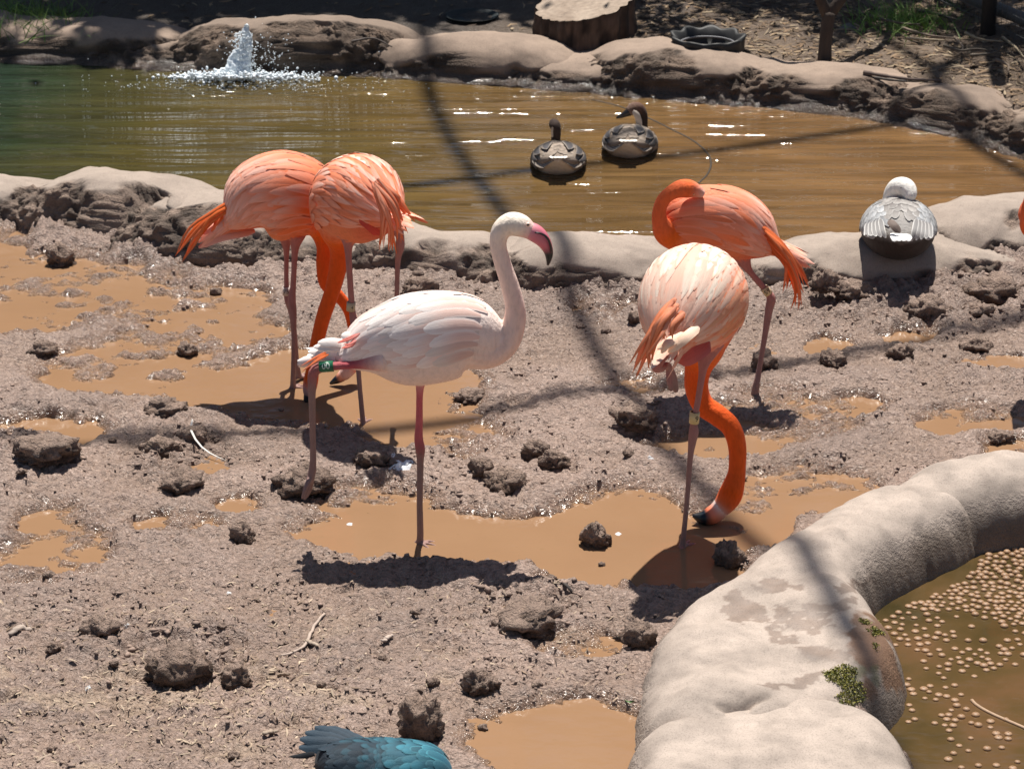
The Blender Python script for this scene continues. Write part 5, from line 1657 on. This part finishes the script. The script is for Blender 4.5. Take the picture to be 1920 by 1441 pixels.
# ---- orange flamingo seen from behind beside it
def f2f(s, ph, side, r_):
    b = mixc(PINK, (0.92, 0.68, 0.55), r_.uniform(0, 1))
    a = mixc(ORANGE, SALMON, r_.uniform(0, 1))
    if ph > 60 or r_.random() < 0.3: b = mixc(b, ORANGE, r_.uniform(0.2, 0.8))
    return a, b
root, org, tr, Y0 = flamingo("flamingo", "orange flamingo seen from behind, neck lowered straight down to drink beside the side-on bird", (681, 800),
    [(742, 408, -0.16, 16, 26), (728, 400, -0.13, 40), (704, 386, -0.07, 70), (678, 374, 0, 83), (650, 380, 0.09, 76), (630, 402, 0.16, 54), (624, 425, 0.2, 34)],
    [(640, 400, 0.12, 50), (632, 430, 0.19, 34), (637, 462, 0.22, 21), (635, 495, 0.24, 17.5), (623, 545, 0.25, 15), (606, 595, 0.25, 14), (594, 645, 0.25, 13), (587, 688, 0.24, 12.5), (583, 712, 0.23, 14), (580, 730, 0.225, 13), (578, 741, 0.22, 9)],
    [SALMON, ORANGE] + [NECK] * 7 + [(0.6, 0.3, 0.25), (0.4, 0.2, 0.18)],
    [([(655, 440, -0.01, 22), (653, 466, -0.01, 8), (656, 520, -0.01, 6), (661, 588, 0, 6.5), (665, 605, 0, 8.5), (668, 640, 0, 5.6), (674, 720, 0, 4.8), (680, 785, 0, 5.2), (681, 797, 0, 6)], lg(9)),
     ([(735, 415, 0.05, 22), (749, 440, 0.06, 9), (750, 462, 0.06, 9), (746, 490, 0.07, 5.5), (744, 560, 0.07, 4.8), (743, 615, 0.07, 6), (740, 648, 0.06, 3.5)], lg(7))],
    [((682, 800, 0), 1.5, LEG)], f_trunk, squash=0.9)
coat(root, org, tr, 3, f2f, 0.92, 0.12, 10, 0.17, 0.028, 108, drift=0.1, lift=(0.001, 0.012), tip='blade', edgef=lambda s, ph, side, r_: mixc(PINK, ORANGE, r_.uniform(0.1, 0.9)))
for rows, w in [([(700, 345, -.2), (722, 385, -.24), (733, 425, -.25), (736, 470, -.25)], 13), ([(704, 340, -.2), (732, 380, -.24), (746, 420, -.25), (757, 452, -.25)], 13), ([(712, 340, -.17), (745, 370, -.2), (757, 395, -.2), (770, 412, -.2)], 16),
                ([(700, 350, -.2), (716, 395, -.24), (716, 430, -.25), (710, 462, -.25)], 11), ([(708, 335, -.19), (738, 375, -.22), (748, 410, -.23), (752, 440, -.23)], 12), ([(702, 350, -.21), (724, 400, -.25), (730, 430, -.26), (728, 470, -.26)], 10)]:
    strip(root, org, Y0, rows, w, mixc(PALEF, ORANGE, 0.5), ORANGE)
strip(root, org, Y0, [(676, 405, -.16), (700, 425, -.17), (712, 440, -.16)], 24, RED, RED, 'round')
bill(root, org, [(579, 734, 0.225, 9), (577, 743, 0.22, 8), (575, 751, 0.215, 6), (573, 759, 0.21, 2.5)], Y0, [(0.5, 0.25, 0.22), (0.02, 0.02, 0.025), (0.012, 0.012, 0.015), (0.012, 0.012, 0.015)])
band(root, org, V(658, 574, Y0 - 0.004), (0.1, 0, 1), 0.0165, 0.034, (0.5, 0.42, 0.27), "4", (0.02, 0.02, 0.02), 0.017, "cream leg band", 0.35)

# ---- tall orange flamingo seen from behind, head in the puddle
def f4f(s, ph, side, r_):
    b = mixc(PALEF, (0.92, 0.80, 0.66), r_.uniform(0.2, 1))  # sun glare on the back painted into the feathers as near white
    a = mixc(PALEF, SALMON, r_.uniform(0, 0.6))
    if ph > (38 if side > 0 else 62):
        t = min(1, (ph - (38 if side > 0 else 62)) / 35) * r_.uniform(0.5, 1)
        a, b = mixc(a, ORANGE, t), mixc(b, (0.84, 0.3, 0.12), t)
    if s < 0.45:
        b = mixc(b, (0.86, 0.55, 0.42), 0.7)
    return a, b
def f4_trunk(s, th):
    low = 0.5 - 0.5 * math.sin(th)
    c = mixc(SALMON, (0.80, 0.30, 0.2), low)
    return mixc(c, NECK, min(1, (s - 0.6) * 3)) if s > 0.6 else mixc(RED, c, min(1, s * 4))
F4_SECS = [(1252, 648, -0.2, 24, 34), (1262, 632, -0.17, 54), (1278, 602, -0.1, 86), (1297, 566, 0.0, 103), (1310, 562, 0.09, 96), (1320, 592, 0.18, 76), (1322, 632, 0.22, 50), (1318, 665, 0.24, 30)]
root, org, tr, Y0 = flamingo("flamingo", "tall pale-backed orange flamingo seen from behind, dipping its black-tipped bill in the puddle", (1280, 1032),
    F4_SECS,
    [(1318, 600, 0.16, 60), (1318, 650, 0.22, 42), (1309, 690, 0.25, 26), (1306, 725, 0.26, 22.5), (1318, 758, 0.26, 21), (1345, 778, 0.25, 20.5), (1370, 800, 0.24, 19), (1382, 835, 0.23, 17.5), (1382, 880, 0.22, 16.5), (1377, 905, 0.21, 20), (1369, 928, 0.2, 23), (1357, 946, 0.195, 20), (1346, 957, 0.19, 16)],
    [SALMON, ORANGE] + [NECK] * 9 + [(0.72, 0.2, 0.1), (0.78, 0.6, 0.55)],
    [([(1330, 640, 0.02, 30), (1320, 680, 0.0, 12), (1316, 705, 0, 7), (1308, 755, 0, 6), (1301, 790, 0, 6.4), (1301, 808, 0, 9.5), (1298, 828, 0, 8), (1294, 860, 0, 5.6), (1288, 940, 0, 5), (1281, 1010, 0, 5.6), (1279, 1026, 0, 8)], lg(11)),
     ([(1262, 640, -0.14, 22), (1243, 668, -0.18, 10), (1231, 688, -0.19, 10), (1241, 690, -0.13, 7), (1250, 684, -0.08, 6.5), (1256, 694, -0.06, 8), (1262, 714, -0.05, 9), (1268, 734, -0.05, 5)], lg(8)),
     ([(1254, 690, -0.06, 6), (1254, 712, -0.07, 5), (1259, 732, -0.07, 4)], lg(3))],
    [((1280, 1030, 0), 1.1, LEGP)], f4_trunk, squash=0.96)
F4_ROOT, F4_ORG = root, org
coat(root, org, tr, 4, f4f, 0.80, 0.2, 10, 0.21, 0.040, 108, drift=0.08, lift=(0.001, 0.0055), tip='blade', edgef=lambda s, ph, side, r_: mixc((0.86, 0.62, 0.5), ORANGE, r_.uniform(0.05, 0.55) if side < 0 or ph < 40 else r_.uniform(0.4, 1)))
for rows, w in [([(1262, 565, -.24), (1230, 605, -.28), (1205, 650, -.3), (1187, 697, -.3)], 13), ([(1264, 572, -.25), (1226, 630, -.29), (1194, 706, -.3)], 14), ([(1272, 575, -.26), (1244, 605, -.29), (1246, 636, -.29)], 15), ([(1256, 585, -.26), (1220, 650, -.3), (1216, 690, -.3)], 14),
                ([(1270, 570, -.25), (1246, 592, -.29), (1228, 628, -.3), (1222, 668, -.3)], 17), ([(1266, 560, -.23), (1238, 592, -.27), (1215, 632, -.29), (1203, 668, -.29)], 16), ([(1282, 585, -.26), (1266, 606, -.29), (1256, 630, -.3)], 18), ([(1258, 590, -.27), (1234, 630, -.31), (1215, 672, -.31)], 13)]:
    strip(root, org, Y0, rows, w * 1.05, mixc(PALEF, ORANGE, 0.6), mixc(ORANGE, (0.8, 0.25, 0.08), 0.5))
for rows, w in [([(1310, 612, -.22), (1285, 632, -.27), (1252, 660, -.28)], 20), ([(1290, 622, -.23), (1258, 640, -.28), (1232, 654, -.29)], 17), ([(1270, 628, -.24), (1252, 642, -.29), (1240, 662, -.29)], 15)]:
    strip(root, org, Y0, rows, w, PALEF, (0.9, 0.7, 0.5), 'round')
strip(root, org, Y0, [(1325, 632, -.18), (1295, 652, -.225), (1262, 672, -.225)], 56, RED, (0.6, 0.15, 0.12), 'round')
bill(root, org, [(1354, 948, 0.195, 18), (1344, 959, 0.19, 18), (1333, 966, 0.185, 17), (1321, 970, 0.18, 14), (1310, 969, 0.18, 9.5), (1299, 966, 0.18, 3)], Y0,
     [(0.8, 0.72, 0.66), (0.8, 0.35, 0.25), (0.75, 0.2, 0.1), (0.02, 0.018, 0.02), (0.012, 0.012, 0.014), (0.012, 0.012, 0.014)])
eye(root, org, V(1372, 938, Y0 + 0.168), 0.0045, (0.6, 0.35, 0.12))
band(root, org, V(1302, 782, Y0), (0.05, 0, 1), 0.017, 0.04, (0.66, 0.52, 0.25), "9", (0.01, 0.01, 0.01), 0.026, "yellow leg band numbered 9", 0.45)

# ---- sleeping orange flamingo, head laid along its back
def f5f(s, ph, side, r_):
    low = max(0, (ph - 50) / 60)
    a = mixc(SALMON, ORANGE, min(1, 0.1 + 0.5 * low * r_.uniform(0, 1.3)))
    b = mixc(mixc((0.9, 0.56, 0.45), PINK, min(1, max(0, (ph - 20) / 50))), SALMON, r_.uniform(0, 0.5))  # feathers along the back paler, a painted highlight
    if s > 0.6 and ph > 40: b = mixc(b, ORANGE, r_.uniform(0.2, 0.9))
    return a, b
root, org, tr, Y0 = flamingo("flamingo", "sleeping orange flamingo on one leg with its head laid along its back", (1330, 752),
    [(1452, 462, 0, 14, 24), (1440, 456, 0, 30, 36), (1412, 440, 0, 54), (1368, 420, 0, 68), (1318, 412, 0, 67), (1275, 416, 0, 58), (1248, 425, 0, 38), (1236, 432, 0, 22)],
    [(1275, 432, -0.02, 48), (1252, 432, -0.05, 30), (1239, 420, -0.09, 17), (1236, 398, -0.1, 13.5), (1243, 376, -0.1, 13), (1258, 362, -0.1, 14), (1276, 354, -0.09, 17), (1292, 354, -0.085, 17.5), (1306, 358, -0.08, 13), (1318, 364, -0.075, 8)],
    [SALMON, ORANGE] + [mixc(NECK, (0.8, 0.2, 0.08), 0.5)] * 6 + [(0.8, 0.3, 0.2), (0.75, 0.5, 0.42)],
    [([(1385, 470, 0, 26), (1402, 503, 0, 8), (1420, 526, 0, 6), (1438, 546, 0, 6.5), (1446, 560, 0, 9), (1442, 580, 0, 8), (1434, 630, -0.01, 5.6), (1424, 690, -0.02, 5.2), (1418, 722, -0.03, 7), (1414, 742, -0.03, 7), (1409, 764, -0.04, 3)], lg(11)),
     ([(1418, 728, -0.03, 5), (1419, 748, -0.02, 4), (1414, 758, -0.02, 3)], lg(3)),
     ([(1330, 470, 0.05, 30), (1322, 510, 0.05, 8), (1318, 600, 0.04, 5.5), (1316, 612, 0.04, 8), (1313, 700, 0.02, 5), (1312, 740, 0.0, 6)], lg(6))],
    [((1312, 748, 0.0), math.pi, LEG)], f_trunk)
F5_ROOT = root
coat(root, org, tr, 5, f5f, 0.88, 0.12, 10, 0.18, 0.034, 110, drift=0.2, lift=(0.001, 0.0075), tip='blade', edgef=lambda s, ph, side, r_: mixc(PINK, ORANGE, r_.uniform(0, 0.6)), skip=lambda s, ph, side: s > 0.62 and ph < 35)
for rows, w in [([(1432, 425, -.08), (1466, 458, -.1), (1500, 505, -.1), (1517, 540, -.1)], 13), ([(1436, 440, -.09), (1480, 485, -.11), (1497, 535, -.11), (1503, 572, -.11)], 13), ([(1440, 450, -.08), (1480, 498, -.1), (1491, 540, -.1), (1491, 575, -.1)], 12),
                ([(1445, 460, -.07), (1472, 490, -.09), (1477, 520, -.09), (1475, 542, -.09)], 13), ([(1434, 432, -.1), (1472, 468, -.12), (1492, 510, -.12), (1505, 545, -.12)], 12), ([(1438, 445, -.06), (1470, 478, -.08), (1486, 515, -.08), (1498, 556, -.08)], 16), ([(1430, 440, -.05), (1462, 465, -.07), (1484, 500, -.07)], 20), ([(1432, 455, -.05), (1462, 478, -.06), (1478, 500, -.06)], 18)]:
    strip(root, org, Y0, rows, w, mixc(ORANGE, SALMON, 0.3), ORANGE)
eye(root, org, V(1300, 363, Y0 - 0.108), 0.0055, (0.8, 0.7, 0.4))
pa, pb_ = V(1431, 538, Y0), V(1443, 552, Y0)
band(root, org, V(1437, 545, Y0), V(1405, 505, Y0) - V(1440, 550, Y0), 0.0165, 0.032, (0.66, 0.53, 0.3), "59", (0.01, 0.01, 0.01), 0.024, "yellow leg band numbered 59")

# ---- a further flamingo whose flank just enters the view
def copy_tree(o, parent=None):
    c = o.copy()
    COL.objects.link(c)
    if parent: c.parent = parent
    for ch in list(o.children): copy_tree(ch, c)
    return c
c6 = copy_tree(F5_ROOT)
p6 = G(1996, 738, 0.0)
c6.location = tuple(p6)
c6.rotation_euler = (0, 0, 0)
c6["label"] = "orange flamingo beyond the sitting goose, only its flank showing"

# ------------------------------------------------------------------ geese
def goose(name, label, foot, Y0, trunk, neck, neck_cols, colf, extra=(), cat="goose", group=None, squash=1.0, voxel=0.004):
    org = np.array(foot, float)
    root = empty(name, tuple(org))
    tag(root, label, cat, group)
    tr = Trunk(trunk, Y0, squash=squash)
    P, q, t, c = tr.arrays(36, colf)
    pcs = [(P, q, t, c, 0.5), tube_piece(neck, Y0, np.array(neck_cols), 0.35, 18)] + list(extra)
    build_body(root, org, pcs, voxel)
    return root, org, tr

BRN, BRN2, CREAM = np.array([0.2, 0.155, 0.12]), np.array([0.33, 0.265, 0.21]), np.array([0.55, 0.46, 0.38])
DKB = np.array([0.045, 0.028, 0.022])
def goose_col(s, th):
    if s < 0.36 and math.sin(th) < 0.5 and abs(math.cos(th)) < 0.66: return np.array([0.74, 0.66, 0.57])
    return mixc(BRN, (0.42, 0.34, 0.27), 0.6 - 0.5 * math.sin(th))
def goose_f(s, ph, side, r_):
    return BRN * r_.uniform(0.7, 1.2), BRN2 * r_.uniform(0.7, 1.1)
def goose_e(s, ph, side, r_): return CREAM * r_.uniform(0.3, 0.75)
def swim_goose(cx, wl, hw, neck, ncols, label, seed, billrows, lean=0.0):
    """seen from behind: tail near, breast away"""
    g0 = G(cx, wl, 0.0)
    Y0 = g0[1]
    t = [(cx - 2, wl - 30, -0.10, 6, 12), (cx - 1, wl - 27, -0.06, 15, 30), (cx, wl - 25, 0.0, 25, 41), (cx + lean * 4, wl - 27, 0.09, 31, 48), (cx + lean * 8, wl - 28, 0.2, 33, 50), (cx + lean * 12, wl - 30, 0.3, 30, 44), (cx + lean * 15, wl - 34, 0.38, 20, 28)]
    root, org, tr = goose("swan_goose", label, g0, Y0, t, neck, ncols, goose_col, group="brown geese swimming on the pond")
    coat(root, org, tr, seed, goose_f, 0.9, 0.22, 9, 0.10, 0.034, 106, edgef=goose_e, skip=lambda s, ph, side: s < 0.34 and ph > 40 and ph < 70 and False, drift=0.1, lift=(0.002, 0.008), view=False)
    for k, (dx, up) in enumerate([(-0.6, 0.5), (-0.3, 0.75), (0.25, 0.8), (0.6, 0.55), (-0.85, 0.2), (0.85, 0.2)]):
        th = math.atan2(up, dx)
        cover_feather(root, org, tr, 0.5, th, 0.2, 0.045, (0.008, 0.02), (0.25 if dx > 0 else -0.25) * -1, (0.05, 0.045, 0.045), (0.08, 0.075, 0.08), CREAM * 0.6, 'blade', "wing_feather")
    for sx in (-1, 1):
        for k in range(6):
            a, b = cx + sx * (40 - k * 5), wl - 34 - k * 4
            e = cx + sx * (27 - k * 3.5)
            strip(root, org, Y0, [(a, b - 4, 0.10), (a + sx * 3, b + 9, 0.0), (e, wl - 13 - k * 2.4, -0.085 - 0.006 * k)], 11, (0.10, 0.085, 0.075), (0.22, 0.18, 0.15), 'round', edge=(0.5, 0.43, 0.36), name="wing_feather")
    for k in range(5):
        strip(root, org, Y0, [(cx - 8 + k * 4, wl - 36, -0.05), (cx - 11 + k * 5.5, wl - 34, -0.10), (cx - 14 + k * 7, wl - 31, -0.135)], 10, (0.5, 0.44, 0.38), (0.78, 0.72, 0.65), 'round', edge=(0.75, 0.68, 0.6))
    bill(root, org, billrows, Y0, [(0.02, 0.016, 0.015)] * len(billrows))
    return root, org, Y0
dk, lt = DKB, np.array([0.5, 0.42, 0.34])
r1, o1, y1 = swim_goose(1047, 327, 50, [(1048, 300, 0.28, 24), (1043, 285, 0.33, 14), (1042, 265, 0.34, 9.5), (1043, 248, 0.34, 9), (1041, 236, 0.35, 10.5), (1038, 231, 0.38, 9), (1035, 234, 0.41, 6)], [BRN, dk, dk, dk, dk, dk, dk],
    "brown goose swimming with its back turned and dark head held straight up", 11, [(1036, 233, 0.4, 6), (1034, 235, 0.44, 5), (1033, 237, 0.48, 3)])
r2, o2, y2 = swim_goose(1178, 296, 52, [(1190, 268, 0.28, 24), (1202, 254, 0.33, 13), (1205, 236, 0.34, 9.5), (1205, 216, 0.34, 9.5), (1198, 204, 0.34, 11), (1188, 203, 0.33, 11.5), (1179, 210, 0.32, 9)], [BRN, dk, dk, dk, (0.11, 0.06, 0.045), (0.14, 0.08, 0.055), (0.2, 0.13, 0.1)],
    "brown goose swimming with its head turned sideways showing its dark bill", 12, [(1180, 210, 0.32, 8), (1172, 214, 0.32, 6), (1164, 218, 0.32, 4), (1156, 221, 0.32, 2)], lean=0.5)
strip(r2, o2, y2, [(1187, 208, .285), (1194, 215, .285), (1198, 228, .285), (1199, 245, .285)], 12, (0.5, 0.42, 0.34), (0.55, 0.48, 0.4), 'round', name="pale_cheek")
strip(r1, o1, y1, [(1036, 238, .315), (1035, 246, .315), (1036, 258, .315)], 4, (0.45, 0.38, 0.3), (0.5, 0.42, 0.34), 'round', name="pale_cheek")

# sitting grey goose with white head
EG = np.array([0.27, 0.265, 0.26])
def emp_col(s, th):
    return mixc(np.array([0.33, 0.31, 0.29]), (0.05, 0.038, 0.034), min(1, max(0, 0.75 - 1.6 * math.sin(th))))
zr = 0.20
ge = G(1684, 486, zr - 0.03)
Y0 = ge[1]
WHT = np.array([0.80, 0.77, 0.71])
root, org, tr = goose("grey_goose", "grey scalloped goose with white head sitting on the pale rim rock", ge, Y0,
    [(1690, 454, -0.12, 10, 18), (1690, 450, -0.09, 24, 34), (1687, 442, -0.02, 42, 56), (1685, 434, 0.08, 54, 67), (1684, 428, 0.18, 57, 69), (1683, 422, 0.28, 48, 58), (1682, 418, 0.35, 28, 36)],
    [(1684, 405, 0.24, 44), (1678, 384, 0.26, 26), (1676, 366, 0.25, 20), (1682, 354, 0.235, 19.5), (1692, 351, 0.215, 19.5), (1701, 355, 0.19, 18), (1706, 364, 0.165, 14), (1707, 373, 0.145, 9)],
    [EG, WHT * 0.9] + [WHT] * 6, emp_col, group=None)
tag(root, None, "goose")
def eg_f(s, ph, side, r_):
    if ph < 28: return np.array([0.2, 0.18, 0.17]), np.array([0.32, 0.30, 0.28]) * r_.uniform(0.8, 1.2)
    return np.array([0.23, 0.23, 0.235]) * r_.uniform(0.8, 1.1), np.array([0.42, 0.43, 0.44]) * r_.uniform(0.8, 1.15)
coat(root, org, tr, 31, eg_f, 0.9, 0.32, 9, 0.085, 0.036, 92, edgef=lambda s, ph, side, r_: np.array([0.72, 0.71, 0.69]) * r_.uniform(0.75, 1) if ph > 25 else np.array([0.4, 0.38, 0.36]), drift=0.06, lift=(0.002, 0.0085), view=False)
for sx in (-1, 1):
    for k in range(5):
        a, b = 1685 + sx * (34 + k * 6), 418 + k * 2
        e = 1685 + sx * (20 + k * 9)
        strip(root, org, Y0, [(a, b - 8, -0.04 - 0.0), (a * 0.5 + e * 0.5 + sx * 3, b + 14, -0.115), (e + sx * 4, 440 + (4 - k) * 1.5 + (6 if sx > 0 else 0), -0.135)], 11, (0.2, 0.19, 0.185), (0.3, 0.29, 0.28), 'round', edge=(0.78, 0.76, 0.72), name="wing_feather")
strip(root, org, Y0, [(1668, 412, -.1), (1676, 422, -.14), (1688, 436, -.16)], 16, (0.16, 0.12, 0.1), (0.13, 0.1, 0.085), 'round', edge=(0.15, 0.11, 0.09), name="wing_feather")
for k in range(4):
    strip(root, org, Y0, [(1678 + k * 7, 436, -.09), (1678 + k * 8, 444, -.17), (1675 + k * 10, 452, -.19)], 18, (0.6, 0.6, 0.58), (0.85, 0.84, 0.82), 'round', edge=(0.85, 0.84, 0.82))
eye(root, org, V(1690, 352, Y0 + 0.17), 0.004, (0.1, 0.06, 0.04))

# teal bird close to the big clod
TB = G(700, 1530, 0.05)
Y0 = TB[1]
TEAL = np.array([0.05, 0.22, 0.29])
def tb_col(s, th): return mixc((0.012, 0.018, 0.026), TEAL * 0.5, max(0, s - 0.4) * 1.3)
legt = [(0.1, 0.07, 0.06)] * 3
root, org, tr = goose("teal_bird", "dark teal-blue bird with scaly shoulder and fanned blackish tail beside the big clod", TB, Y0,
    [(600, 1432, -0.04, 24, 34), (640, 1436, -0.02, 48, 52), (690, 1448, 0, 62, 66), (745, 1455, 0, 66, 66), (795, 1455, 0.02, 58, 56), (830, 1468, 0.03, 36, 36)],
    [(800, 1462, 0.02, 46), (835, 1470, 0.03, 30), (860, 1480, 0.03, 24), (884, 1486, 0.03, 24), (902, 1492, 0.03, 14)], [TEAL, TEAL, TEAL * 0.8, TEAL * 0.7, (0.05, 0.06, 0.07)], tb_col,
    extra=[tube_piece([(720, 1490, 0.03, 16), (716, 1520, 0.03, 7), (712, 1545, 0.03, 6)], Y0, np.array(legt), 0.05, 10), tube_piece([(740, 1490, -0.03, 16), (742, 1520, -0.03, 7), (742, 1550, -0.03, 6)], Y0, np.array(legt), 0.05, 10)]
        + foot_pieces(G(712, 1528, 0.05), 0.0, legt[0], 0.05) + foot_pieces(G(742, 1540, 0.05), 0.0, legt[0], 0.05), cat="bird")
def tb_f(s, ph, side, r_):
    t = min(1, max(0, (s - 0.3 + r_.uniform(-0.15, 0.15)) / 0.5))
    return mixc((0.012, 0.02, 0.03), (0.02, 0.09, 0.13), t) * r_.uniform(0.6, 1.3), mixc((0.015, 0.03, 0.045), (0.045, 0.22, 0.29), t * r_.uniform(0.3, 1))
coat(root, org, tr, 41, tb_f, 0.97, 0.16, 15, 0.06, 0.026, 105, edgef=lambda s, ph, side, r_: mixc((0.02, 0.04, 0.055), (0.09, 0.36, 0.44), max(0, (s - 0.5) * 2) * r_.uniform(0.3, 1)), drift=0.05, lift=(0.002, 0.009))
for k, (tx, ty) in enumerate([(560, 1400), (562, 1384), (572, 1372), (590, 1362), (612, 1362), (632, 1366), (655, 1374), (680, 1388)]):
    strip(root, org, Y0, [(675 + k * 5, 1415 - k * 1.0, -0.02 + 0.01 * k), ((675 + tx) / 2 + 5, (1415 + ty) / 2 - 8, 0.02 + 0.012 * k), (tx, ty, 0.03 + 0.015 * k)], 27, (0.012, 0.018, 0.025), (0.025, 0.05, 0.075), 'round', edge=(0.03, 0.055, 0.08), facing=(0, -0.6, 0.8))
strip(root, org, Y0, [(590, 1412, -0.03), (565, 1416, -0.02), (540, 1418, -0.02)], 12, (0.012, 0.014, 0.018), (0.012, 0.014, 0.018))
bill(root, org, [(900, 1492, 0.03, 11), (912, 1496, 0.03, 8), (926, 1502, 0.03, 3)], Y0, [(0.06, 0.06, 0.06)] * 3)

# the fallen white feather lies on the mud as a thing of its own
fo = free_feather(None, FEATHER_SPOT[1], FEATHER_SPOT[0], 0.0085, (0.7, 0.66, 0.6), (0.75, 0.72, 0.66), tip='point', name="fallen_feather", facing=(0, -0.3, 1))
fo.location = tuple(FEATHER_SPOT[1])
tag(fo, "curved white feather fallen on the mud beside a lumpy clod", "feather")
